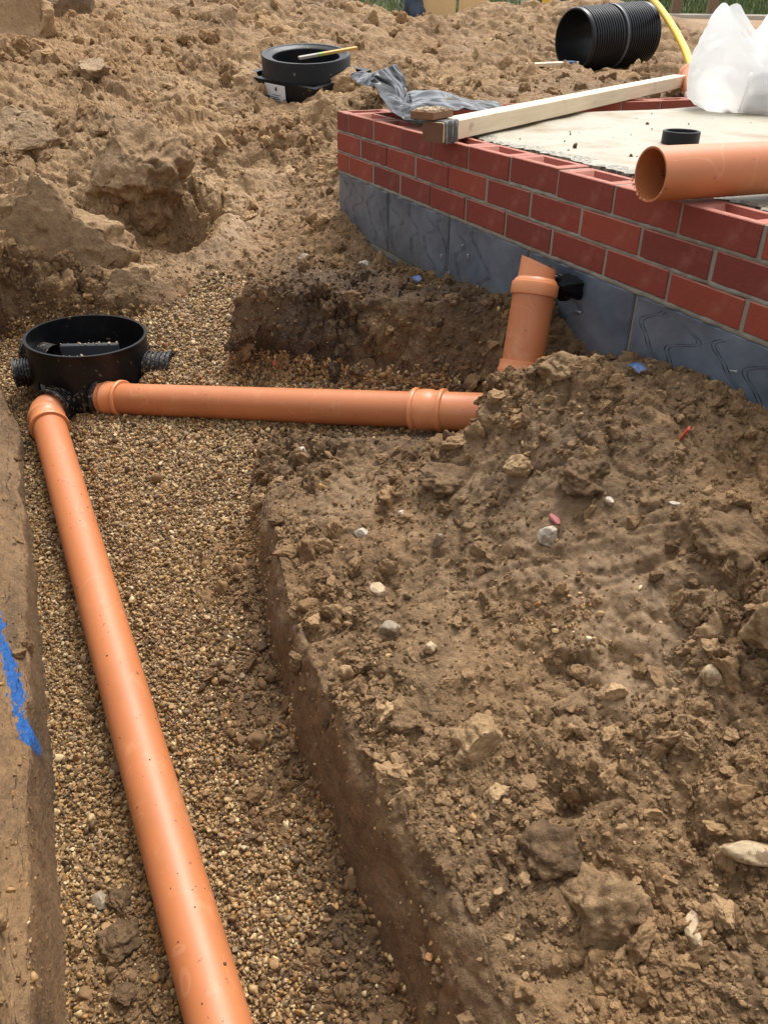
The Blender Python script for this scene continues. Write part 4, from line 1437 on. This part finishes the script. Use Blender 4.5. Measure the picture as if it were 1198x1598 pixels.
m.grid([[(-1.00, .50, .05), (-.95, .56, .06), (-.9, .62, .05)], [(-.76, .44, .035), (-.72, .52, .07), (-.68, .60, .05)], [(-.50, .38, .025), (-.50, .46, .085), (-.48, .54, .05)]], 24, 20, crumple(.03, 9, 430))
o = m.build('polythene_scrap', M_POLY)
tag(o, 'scrap of black polythene on the soil beside the black manhole frame', 'plastic sheet')

# ------------------------------------------------------------------ manhole frame with riser ring, on the heap
fr = thing('manhole_frame', 'black square manhole frame with a round collar and white sticker lying on the soil heap', 'manhole frame')
FX = Vector((rdir.x, rdir.y, 0)); FYv = Vector((-rdir.y, rdir.x, 0))      # facing the camera side
FC = vec(-1.600, .500, .030)
fr.matrix_world = local(FC, FX, FYv, Vector((0, 0, 1))) @ Matrix.Rotation(math.radians(9.5), 4, 'X') @ Matrix.Scale(1.13, 4)
Rq = Matrix.Rotation(math.radians(-34), 4, 'Z')
m = MB()
hs_ = .232
# square base: an outer skirt, a flange and a raised rim
o_ = hs_; i_ = hs_ - .030
vv = [(-o_, -o_, 0), (o_, -o_, 0), (o_, o_, 0), (-o_, o_, 0), (-o_ + .015, -o_ + .015, -.13), (o_ - .015, -o_ + .015, -.13), (o_ - .015, o_ - .015, -.13), (-o_ + .015, o_ - .015, -.13),
      (-i_, -i_, 0), (i_, -i_, 0), (i_, i_, 0), (-i_, i_, 0), (-i_, -i_, -.020), (i_, -i_, -.020), (i_, i_, -.020), (-i_, i_, -.020)]
ff = []
for k in range(4):
    n = (k + 1) % 4
    ff += [(4 + k, 4 + n, n, k), (k, n, 8 + n, 8 + k), (8 + k, 8 + n, 12 + n, 12 + k)]
ff.append((12, 13, 14, 15))
m.add([tuple(Rq @ Vector(p)) for p in vv], ff)
pchild(m, 'base_frame', M_BLACK, fr, smooth=False)
m = MB()
m.lathe([(-.02, .222), (.004, .222), (.010, .219), (.078, .219), (.084, .216), (.084, .202), (.078, .196), (.074, .172), (.068, .166), (-.10, .164)], Vector((0, 0, 0)), Vector((0, 0, 1)), 72)
pchild(m, 'round_collar', M_BLACK, fr, angle=40)
m = MB()
for (x0, x1, z0, z1) in ((-.075, .05, -.086, -.012),):
    m.add([tuple(Rq @ Vector(p)) for p in ((x0, -o_ + .0014 * 1 + .0115 - .012, z0 + .0), (x1, -o_ - .0005, z0), (x1, -o_ - .003 + .0, z1), (x0, -o_ - .003, z1))], [(0, 1, 2, 3)])
stk = pchild(m, 'white_sticker', M_LABEL, fr, smooth=False)
m = MB()
for (x0, x1, z0, z1) in ((-.068, -.045, -.078, -.066), (-.040, .018, -.079, -.075), (-.040, .010, -.071, -.068), (-.030, .022, -.060, -.0575), (-.012, .000, -.040, -.024)):
    m.add([tuple(Rq @ Vector(p)) for p in ((x0, -o_ - .0048, z0), (x1, -o_ - .0048, z0), (x1, -o_ - .0048, z1), (x0, -o_ - .0048, z1))], [(0, 1, 2, 3)])
pchild(m, 'sticker_print', M_INK, stk, smooth=False)
# folding rule on its rim
ru = thing('folding_rule', 'folding rule with a yellow half laid across the rim of the black manhole collar', 'measuring stick')
ru.matrix_world = fr.matrix_world @ Matrix.Translation((-.015, -.165, .090)) @ Matrix.Rotation(math.radians(28), 4, 'Z') @ Matrix.Rotation(math.radians(-3), 4, 'Y')
for nm, x0, x1, mt in (('rule_end', 0, .10, M_GREYM), ('green_joint', .1003, .125, M_LIME), ('yellow_half', .1253, .31, M_RULE)):
    m = MB(); m.box((x0, 0, 0), (x1, .024, .012), .001)
    pchild(m, nm, mt, ru, smooth=False)

# ------------------------------------------------------------------ big corrugated pipe, hose, sack
TA, TB = vec(-2.60, 3.10, .150), vec(-2.66, 3.835, .205)
TA.z, TB.z = .140, .188
tw = thing('corrugated_pipe', 'large black ribbed pipe lying on the soil beyond the slab, open end showing', 'drain pipe', loc=TA)
dT = (TB - TA).normalized()
prof = [(.05, .200), (0, .205), (-.003, .212), (0, .218)]
tcur = .035
L = .70
prof += [(.012, .222), (.030, .222), (.034, .214)]
rib = .0235
prof2 = []
def ribs(t0, t1):
    out, t_ = [], t0
    while t_ + rib <= t1 + 1e-6:
        out += [(t_, .2125), (t_ + .004, .2125), (t_ + .007, .2240), (t_ + .018, .2240), (t_ + .021, .2125)]
        t_ += rib
    return out
m = MB()
m.lathe(prof + ribs(.036, .34) + [(.345, .2125)], TA, dT, 72)
m.lathe([(.365, .2125)] + ribs(.367, .68) + [(.684, .222), (.70, .222), (.702, .212), (.60, .200), (.05, .200)], TA, dT, 72)
child(m, 'ribbed_barrel', M_TWIN, tw, angle=40)
m = MB()
m.lathe([(.345, .2125), (.345, .226), (.349, .2275), (.361, .2275), (.365, .226), (.365, .2125)], TA, dT, 72)
child(m, 'grey_band', M_BAND, tw, angle=40)

hose = [(-2.95, 4.05, .62), (-2.88, 4.02, .50), (-2.767, 3.970, .416), (-2.524, 3.846, .355), (-2.183, 3.637, .282), (-1.842, 3.421, .205), (-1.504, 3.195, .126), (-1.177, 2.955, .052), (-.865, 2.704, -.009), (-.70, 2.56, -.09)]
m = MB(); m.tube(hose, .0245, 24, True)
tag(m.build('yellow_gas_pipe', M_YELLOW, angle=60), 'curved yellow gas pipe rising beside the big black ribbed pipe', 'pipe')

sk = thing('rubble_sack', 'tall translucent white plastic sack standing on the slab with fittings showing through', 'sack', loc=(.60, 1.74, 0))
m = MB()
nu, nv = 130, 56
vv, ff = [], []
for j_ in range(nv):
    v_ = j_ / (nv - 1)
    for k in range(nu):
        w = 2 * math.pi * k / nu
        c_, s_ = math.cos(w), math.sin(w)
        sq = (abs(c_) ** 3.2 + abs(s_) ** 3.2) ** (-1 / 3.2)
        lat, dep = c_ * sq, s_ * sq
        wid = (.345 + .035 * math.sin(min(v_ * 3.0, 1.57)) - .085 * max(v_ - .35, 0) ** 1.1) * (1 - .10 * (1 - min(v_ * 9, 1)))
        dp = (.20 + .03 * math.sin(v_ * 3.1) - .10 * v_ ** 2) * (1 - .10 * (1 - min(v_ * 9, 1)))
        hgt = .300 + .10 * sstep(-.42, -.05, lat) + .075 * math.exp(-((lat + .86) / .16) ** 2) - .050 * math.exp(-((lat + .46) / .14) ** 2)
        z = v_ * hgt + .0015
        p = Vector((.60, 1.74, z)) + rdir * (lat * wid) + fdir * (dep * dp)
        vv.append(tuple(p))
for j_ in range(nv - 1):
    for k in range(nu):
        n = (k + 1) % nu
        ff.append((j_ * nu + k, j_ * nu + n, (j_ + 1) * nu + n, (j_ + 1) * nu + k))
ff.append(tuple(range(nu))[::-1])
Pk = crumple(.009, 17, 455)(crumple(.026, 5.5, 450)(np.array(vv))); Pk[:, 2] = np.maximum(Pk[:, 2] - .004, .0005)
m.add(Pk, ff)
child(m, 'bag_skin', M_SACK, sk)
m = MB()
for k, (lat, dep) in enumerate(((-.235, -.206),)):
    pts = [Vector((.60, 1.74, z)) + rdir * (lat + .02 * math.sin(z * 9)) + fdir * (dep + .006 - .05 * abs(z - .1)) for z in np.linspace(.01, .15, 8)]
    m.tube(pts, .005, 8, True)
child(m, 'seam', M_SACK, sk)
for lat, dep, z, nm, mt, lab in ((-.13, -.11, .085, 'pipe_coupling', M_GREYP, 'grey pipe coupling showing through the middle of the white sack'), (-.14, -.08, .035, 'pipe_coupling', M_PINKP, 'dusty pink pipe fitting low in the left of the white sack'), (.02, -.09, .08, 'pipe_coupling', M_GREYP, 'large grey pipe end showing through the right of the white sack')):
    m = MB()
    c0 = Vector((.60, 1.74, z)) + rdir * lat + fdir * dep
    ax = (rdir + fdir * .3 + Vector((0, 0, .1))).normalized() if mt is M_PINKP else (fdir + rdir * .4).normalized()
    m.lathe([(-.07, .045), (-.07, .055), (-.05, .058), (.05, .058), (.07, .055), (.07, .045), (-.07, .045)] if mt is M_GREYP else [(-.12, .02), (-.12, .026), (.12, .026), (.12, .02), (-.12, .02)], c0, ax, 28)
    tag(m.build(nm, mt, angle=40), lab, 'pipe fitting')

# ------------------------------------------------------------------ things at the far edge of the site
m = MB()
def tarp_net(c, w, h):
    rows = []
    for j_ in range(5):
        z = -.35 + (h + .35) * j_ / 4
        rows.append([tuple(Vector(c) + rdir * (w * (i / 4 - .5) + .03 * math.sin(j_ * 2.2)) + fdir * (-.14 * math.sin(i * .785)) + Vector((0, 0, z))) for i in range(5)])
    return rows
tc_ = vec(-9.10, 5.10, .17)
m.grid(tarp_net(tc_, .34, 1.3), 40, 24, crumple(.16, 3.4, 470))
tag(m.build('blue_tarpaulin', M_TARP), 'dark blue crumpled sheeting hanging beside the tan boards beyond the spoil heap', 'tarpaulin')
for k, (c0, w, lab) in enumerate(((vec(-8.95, 5.45, .2), .50, 'tan sheet board standing beyond the heap, the one next to the blue sheeting'), (vec(-8.74, 5.92, .2), .44, 'tan sheet board standing beyond the heap, the one further from the blue sheeting'))):
    m = MB()
    Mx = local(c0, rdir, fdir, Vector((0, 0, 1)))
    m.box((-w / 2, 0, -.5), (w / 2, .018, 1.3), .002, Mx)
    tag(m.build('sheet_board', M_PLY, smooth=False), lab, 'board', 'tan boards beyond the heap')
m = MB()
for px in range(1):
    Mx = local(vec(-10.25, 5.50, .09), rdir, fdir, Vector((0, 0, 1)))
    m.box((-1.6, 0, -.3), (1.6, .14, .09), .01, Mx)
tag(m.build('kerb', M_KERB, smooth=False), 'pale concrete kerb in front of the grass beyond the heap, left of the tan boards', 'kerb')
m = MB()
Mx = local(vec(-10.6, 12.9, .19), rdir, fdir, Vector((0, 0, 1)))
m.box((-2.6, 0, -.4), (5, .3, .09), .02, Mx)
tag(m.build('kerb', M_KERB, smooth=False), 'long pale concrete kerb at the far right below the green verge', 'kerb')
for k, (c0, lab) in enumerate(((vec(-11.1, 12.0, .0), 'weathered timber post in the green verge behind the ribbed pipe'), (vec(-10.9, 12.75, .0), 'weathered timber post in the green verge above the white sack'))):
    m = MB(); Mx = local(c0, rdir, fdir, Vector((0, 0, 1)))
    m.box((-.09, 0, 0), (.09, .12, 1.3), .01, Mx)
    tag(m.build('timber_post', M_POST, smooth=False), lab, 'post', 'posts in the far verge')
# yellow, pink and white materials half hidden behind the ribbed pipe
yb = vec(-5.42, 4.92, .30)
m = MB()
Mx = local(yb, rdir, fdir, Vector((0, 0, 1)))
m.box((-.11, 0, -.3), (-.03, .12, .42), .012, Mx); m.box((.0, 0, .04), (.055, .12, .42), .012, Mx); m.box((-.03, .02, .06), (.0, .10, .42), .006, Mx)
tag(m.build('barrier_panel', M_YELLOW, smooth=False), 'yellow plastic barrier panel at the top edge beside the ribbed pipe', 'barrier')
m = MB()
P_, f_ = rock(3, 901, .12, 4, 1.3, .75)
m.add(P_ * np.array([.12, .12, .09]) + np.array([-5.30, 5.08, .30]), f_)
tag(m.build('rubble_bag', M_PINK), 'dull pink bag behind the ribbed pipe beside the yellow barrier', 'bag')
m = MB()
P_, f_ = rock(3, 902, .15, 4, 1.4, .75)
m.add(P_ * np.array([.22, .24, .14]) + np.array([-5.70, 5.62, .42]), f_)
tag(m.build('white_bag', M_WHITE), 'white plastic bag heaped behind the large black ribbed pipe', 'bag')

# ------------------------------------------------------------------ grass beyond
def grass(name, x0, x1, y_of, n, hgt, seed):
    r = np.random.default_rng(seed)
    mb_v = np.array([(-.5, 0, 0), (.5, 0, 0), (-.3, .10, .5), (.3, .10, .5), (0, .35, 1.0)])
    me = bpy.data.meshes.new('blade'); me.from_pydata(mb_v.tolist(), [], [(0, 1, 3, 2), (2, 3, 4)]); me.materials.append(M_GRASS); me.update()
    u = r.random(n); d = r.random(n)
    P = np.array([y_of(a, b) for a, b in zip(u, d)])
    h = hgt * r.uniform(.5, 1.3, n)
    return scatter(name, P, np.c_[r.normal(0, .3, (n, 2)), r.uniform(0, 6.28, n)], np.c_[h * .10, h * .4, h], np.zeros(n, int), [me], {'tone': r.uniform(0, 1, n)})
def bank_l(a, b):
    p = Vector((-10.6, 5.55, .05)) + rdir * (a * 4.5 - 2.2) + fdir * (b * 5) + Vector((0, 0, b * .9)); return (p.x, p.y, p.z)
grass('long_grass', 0, 1, bank_l, 9000, .16, 21)
def bank_r(a, b):
    p = Vector((-10.9, 12.9, .02)) + rdir * (a * 9 - 3.5) + fdir * (b * 4 + .3) + Vector((0, 0, b * .8)); return (p.x, p.y, p.z)
grass('verge_grass', 0, 1, bank_r, 9000, .26, 22)
vb = MB()
vb.grid([[tuple(Vector((-10.6, 5.6, -.05)) + rdir * a + fdir * b + Vector((0, 0, .17 * b))) for b in (0, 2.5, 5, 9)] for a in (-2.6, 0, 2.6)], 3, 4)
vb.grid([[tuple(Vector((-10.9, 12.95, -.05)) + rdir * a + fdir * b + Vector((0, 0, .19 * b))) for b in (.3, 2.5, 5, 9)] for a in (-3.9, 0, 5.9)], 3, 4)
M_TURF = plain('turf', srgb(70, 76, 44), .9, 6, .5)
tag(vb.build('verge_ground', M_TURF), kind='structure')

# ------------------------------------------------------------------ clay lumps, clods and stones one can point to
YC = -fdir                                              # towards the photographer's side
M_CLAY, M_CLAYG, M_CLAYY, M_CLAYD = (.30, .10), (.42, 0.0), (.62, .45), (-.05, .05)     # (tone, ochre) of each clay
def face_lump(label, c, size, normal, lim, seed, mat, sub=5, rough=.30, name='clay_lump', cat='clay lump'):
    """a lump of clay with one face sheared smooth by the digger"""
    v, f = ico(sub)
    P = v.copy()
    r = np.random.default_rng(seed)
    for _ in range(4):
        n = r.normal(size=3); n /= np.linalg.norm(n)
        P -= np.clip(P @ n - .72, 0, None)[:, None] * n * .9
    P = P * (1 + rough * fbm(P * 1.5 + seed * 1.3, seed, 3, .5)[:, None])
    d_, c_ = worley((P * 3.2 + seed).astype(np.float32), seed)
    P = P * (1 + (.16 * (np.sqrt(np.clip(1 - (d_ / .85) ** 2, 0, 1)) - .5) * (.3 + c_) + .06 * fbm(P * 8 + seed, seed + 2, 4, .6))[:, None])
    face = np.zeros(len(P))
    if normal is not None:
        n = np.array(normal, float); n /= np.linalg.norm(n)
        d = P @ n
        edge = lim + .07 * perlin(P * 1.6, seed + 5) + .014 * fbm(P * np.array([3, 9, 9]), seed + 6, 2) - .05 * sstep(.2, .45, perlin(P * 4.5, seed + 8))
        face = sstep(0, .06, d - edge)
        P -= np.clip(d - edge, 0, None)[:, None] * n * .95
    P = P * np.array(size) / 2
    Q = np.array(c) + P[:, :1] * np.array(rdir) + P[:, 1:2] * np.array(YC) + P[:, 2:3] * np.array([0, 0, 1])
    me = tri_mesh(name, Q - np.array(c), f, M_SOIL)
    for an, av in (('tone', np.full(len(P), mat[0]) + .25 * perlin(P * 2, seed)), ('ochre', np.full(len(P), mat[1])), ('smooth_soil', face * .55), ('paint', np.zeros(len(P)))):
        at = me.attributes.new(an, 'FLOAT', 'POINT'); at.data.foreach_set('value', np.asarray(av, np.float32))
    o = bpy.data.objects.new(name, me); o.location = c
    COL.objects.link(o)
    return tag(o, label, cat)
face_lump('large clay block with a smooth sheared face behind the black chamber', (-.38, -1.10, -.56), (.62, .46, .58), (.05, 1, .30), .42, 11, M_CLAY)
face_lump('smaller clay block with a smooth face right of the large sheared block', (-.08, -.84, -.66), (.26, .26, .24), (.15, 1, .35), .45, 12, M_CLAYG)
face_lump('yellow sandy clay block in the top left corner of the spoil heap', (-2.55, -.98, .16), (.62, .5, .62), (.35, 1, .35), .55, 13, M_CLAYY)
face_lump('overhanging clay lump with an orange streak jutting from the heap above the smooth blocks', (-.64, -.68, -.30), (.40, .46, .40), (-.5, 1, .5), .68, 14, M_CLAY, rough=.42)
face_lump('rounded tan clod lodged in the heap right of the overhanging lump', (-.82, -.49, -.24), (.19, .2, .19), None, 1, 15, M_CLAY, 4, .35)
face_lump('grey flat-faced clay slab at the left edge of the heap', (-1.20, -1.12, -.20), (.44, .34, .26), (.1, 1, .8), .5, 16, M_CLAYG)
face_lump('small pale flat-topped clay chunk in the middle of the left heap', (-1.82, -.63, .05), (.16, .14, .12), (.2, .6, 1), .5, 17, M_CLAYG, 4)
face_lump('sandy clod heaped against the front of the manhole frame', (-1.42, .62, -.03), (.30, .24, .19), None, 1, 18, M_CLAYY, 4, .35)
face_lump('smooth yellowish clod beside the left corner of the manhole frame', (-1.66, .18, -.05), (.20, .2, .17), (.2, 1, .6), .7, 19, M_CLAYY, 4, .3)
face_lump('dark cracked clay slab high on the heap beside the yellow block', (-2.95, -.52, .30), (.30, .3, .34), (.4, 1, .2), .5, 20, M_CLAYD, 4)
def clod_at(label, x, y, w, seed, mat=None, flat=.75, normal=None, dz=.10):
    return face_lump(label, (x, y, hz(x, y) + w * (dz - .12)), (w * 1.15, w * 1.05, w * flat), normal, .55, seed, mat or (.1, .08), 4, .40, 'soil_clod', 'clod')
clod_at('big rough clod on the right of the mound below the red shard', 2.451, -.249, .125, 31)
clod_at('tall clay slab leaning at the right edge of the picture', 2.640, -.300, .13, 32, M_CLAY, 1.2, (-.3, 1, .3), .35)
clod_at('dark undercut clod on the mound below the end of the shorter pipe', 1.815, -.49, .115, 33, M_CLAYD, .7)
clod_at('orange-streaked clod standing on the mound above the trench edge', 2.422, -.769, .085, 35, M_CLAYY, 1.1, (.5, 1, .2), .25)
clod_at('ragged clod hanging over the trench edge beside the long pipe', 2.309, -.86, .060, 36)
clod_at('broken brown clod near the middle of the mound, behind the mottled stone', 2.120, -.34, .10, 37, M_CLAYD)
clod_at('crumbling clod near the bottom of the mound beside a pebble cluster', 2.65, -.77, .095, 40, M_CLAYD, .9)
clod_at('tall ridge of crumbling clay at the bottom of the mound', 2.771, -.745, .12, 41, M_CLAY, 1.0)
clod_at('rounded clod on top of the mound beside the riser pipe', 1.90, -.255, .085, 43, M_CLAY, .8)
clod_at('flat brown clod in the gravel left of the long pipe, the uppermost', 2.162, -1.425, .062, 44, M_CLAYD)
clod_at('largest brown clod in the gravel left of the long pipe', 2.240, -1.445, .080, 45, M_CLAYD)
clod_at('muddy clod in the gravel beneath the trench side near the bottom corner', 2.338, -1.46, .045, 46, M_CLAYD)
face_lump('ochre sandy nodule among the dark clods on the mound crest', (1.986, -.425, hz(1.986, -.425) + .012), (.065, .05, .045), None, 1, 47, M_CLAYY, 4, .35, 'soil_clod', 'clod')

def stone(label, x, y, w, seed, mat, asp=(1, .75, .6), rz=0.0, sink=.2, name='stone', cat='stone'):
    P, f = rock(3, seed, .14, 7, 1.3, .55)
    h = w * asp[2] / 2
    me = tri_mesh(name, P * np.array(asp) * w / 2.0, f, mat)
    o = bpy.data.objects.new(name, me)
    o.location = (x, y, hz(x, y) + h * (1 - 2 * sink) * .6); o.rotation_euler = (random.uniform(-.3, .3), random.uniform(-.3, .3), rz)
    COL.objects.link(o)
    return tag(o, label, cat)
stone('white angular stone on the upper mound below the shorter pipe', 1.755, -.699, .042, 61, M_ST_W, rz=.6)
stone('large buff rounded stone half sunk near the trench edge', 1.952, -.753, .052, 62, M_ST_T, sink=.38)
stone('pale grey angular stone half buried above the trench edge', 2.088, -.781, .056, 63, M_ST_G, sink=.25, rz=.9)
stone('round cream knobbly stone on smooth soil in the middle of the mound', 2.183, -.742, .034, 64, M_ST_T, (1, .95, .8), sink=.1)
stone('upright grey stone standing in the soil above the buff rounded one', 1.956, -.603, .040, 65, M_ST_G, (.7, .6, 1.1), sink=.2)
stone('small pale stone right of the white angular stone', 1.803, -.613, .030, 66, M_ST_W)
stone('mottled white and brown stone in the middle of the mound', 2.163, -.456, .066, 67, M_ST_W, (.8, .7, .8), sink=.35)
stone('pale yellow wedge-shaped stone at the right side of the mound', 2.602, -.423, .044, 68, M_ST_T, (1, .6, .9), rz=.4, sink=.15)
stone('long pale flat stone at the bottom right of the mound', 2.845, -.553, .080, 69, M_ST_T, (1.25, .55, .45), rz=.9, sink=.15)
stone('long buff stone lying in a crack near the bottom of the mound', 2.884, -.685, .062, 70, M_ST_T, (1.2, .55, .5), rz=-.5)
stone('light grey stone on the soil below the corner of the painted blocks', .454, -.087, .072, 71, M_ST_W, sink=.05)
stone('grey stone in the soil above the gravel bed, left of the painted blocks', .214, -.242, .080, 72, M_ST_G, sink=.3)
stone('small white pebble right of the pale yellow clod on the mound', 2.453, -.367, .019, 73, M_ST_W)
stone('smooth grey-white pebble under a clay overhang on the mound', 2.201, -.341, .028, 74, M_ST_W)
stone('small pale stone near the gravel at the far edge of the mound', 1.321, -.692, .036, 75, M_ST_W)
stone('square pale grey stone on the gravel left of the long pipe', 2.145, -1.472, .042, 76, M_ST_G, (1, .9, .7))
stone('orange pebble stuck in the dark cut side of the trench', 2.640, -.985, .017, 77, M_ST_O, sink=-.1)
stone('tan round pebble at the right edge of the mound', 2.80, -.42, .030, 78, M_ST_O)
stone('thin white stone lying near the grey-white pebble on the mound', 2.315, -.272, .030, 79, M_ST_W, (1.3, .4, .4), .4)
stone('triangular terracotta shard in the dark hole of the soil berm', .774, -.575, .034, 80, M_SHARD, (.7, .4, 1.1), name='brick_shard', cat='brick shard')
stone('pink brick chip beside the mottled stone', 2.144, -.430, .034, 81, M_PINK, (1, .5, .5), name='brick_shard', cat='brick shard')
m = MB(); Mx = Matrix.Translation((2.199, -.169, hz(2.199, -.169) + .012)) @ Matrix.Rotation(.5, 4, 'Y') @ Matrix.Rotation(.7, 4, 'Z')
m.box((-.002, -.006, -.016), (.002, .006, .020), .0008, Mx)
tag(m.build('plastic_shard', M_RED, smooth=False), 'small bright red plastic strip standing in the soil below the painted blocks', 'plastic scrap')
for (x, y, lab, sd_) in ((.875, -.095, 'scrap of blue plastic on the soil berm against the painted blocks', 1), (1.985, -.125, 'tiny blue plastic scrap on the mound beside the painted blocks', 2)):
    m = MB(); z = hz(x, y) + .012
    m.grid([[(x - .022, y - .012, z), (x, y - .016, z + .010), (x + .022, y - .010, z)], [(x - .020, y + .010, z + .006), (x, y + .012, z + .014), (x + .024, y + .008, z + .004)]], 10, 8, crumple(.008, 40, 480 + sd_))
    tag(m.build('plastic_scrap', M_BLUEP), lab, 'plastic scrap')

# crumbs of soil trodden over the slab
NC = 130
_sx = rng.uniform(.5, 2.6, NC); _sy = .22 + 1.9 * rng.random(NC) ** 1.5
_sr = .0018 * np.exp(rng.normal(0, .7, NC))
scatter('slab_soil_crumbs', np.c_[_sx, _sy, _sr * .5 - .002], rng.uniform(0, 6.28, (NC, 3)), np.c_[_sr * 1.4, _sr, _sr], rng.integers(0, 12, NC), CLOD, {'tone': rng.normal(-.2, .2, NC), 'ochre': np.zeros(NC)})

# mud flicked on to the long pipe
m = MB()
r_ = random.Random(77)
for k in range(70):
    t_ = r_.uniform(.15, 2.1); w = r_.gauss(0, .7)
    up = Vector((0, 0, 1)); up = (up - dL * up.dot(dL)).normalized(); sdv = dL.cross(up)
    nrm = up * math.cos(w) + sdv * math.sin(w)
    P_, f_ = rock(1, 950 + k % 12, .3, 3)
    sc_ = min(.0045, .0013 * math.exp(r_.gauss(0, .5)))
    pos = A + dL * t_ + nrm * (OR + sc_ * .1)
    m.add(P_ * sc_ + np.array(pos), f_)
o = child(m, 'mud_specks', plain('mud', srgb(104, 74, 50), .9), lp); o['kind'] = 'stuff'
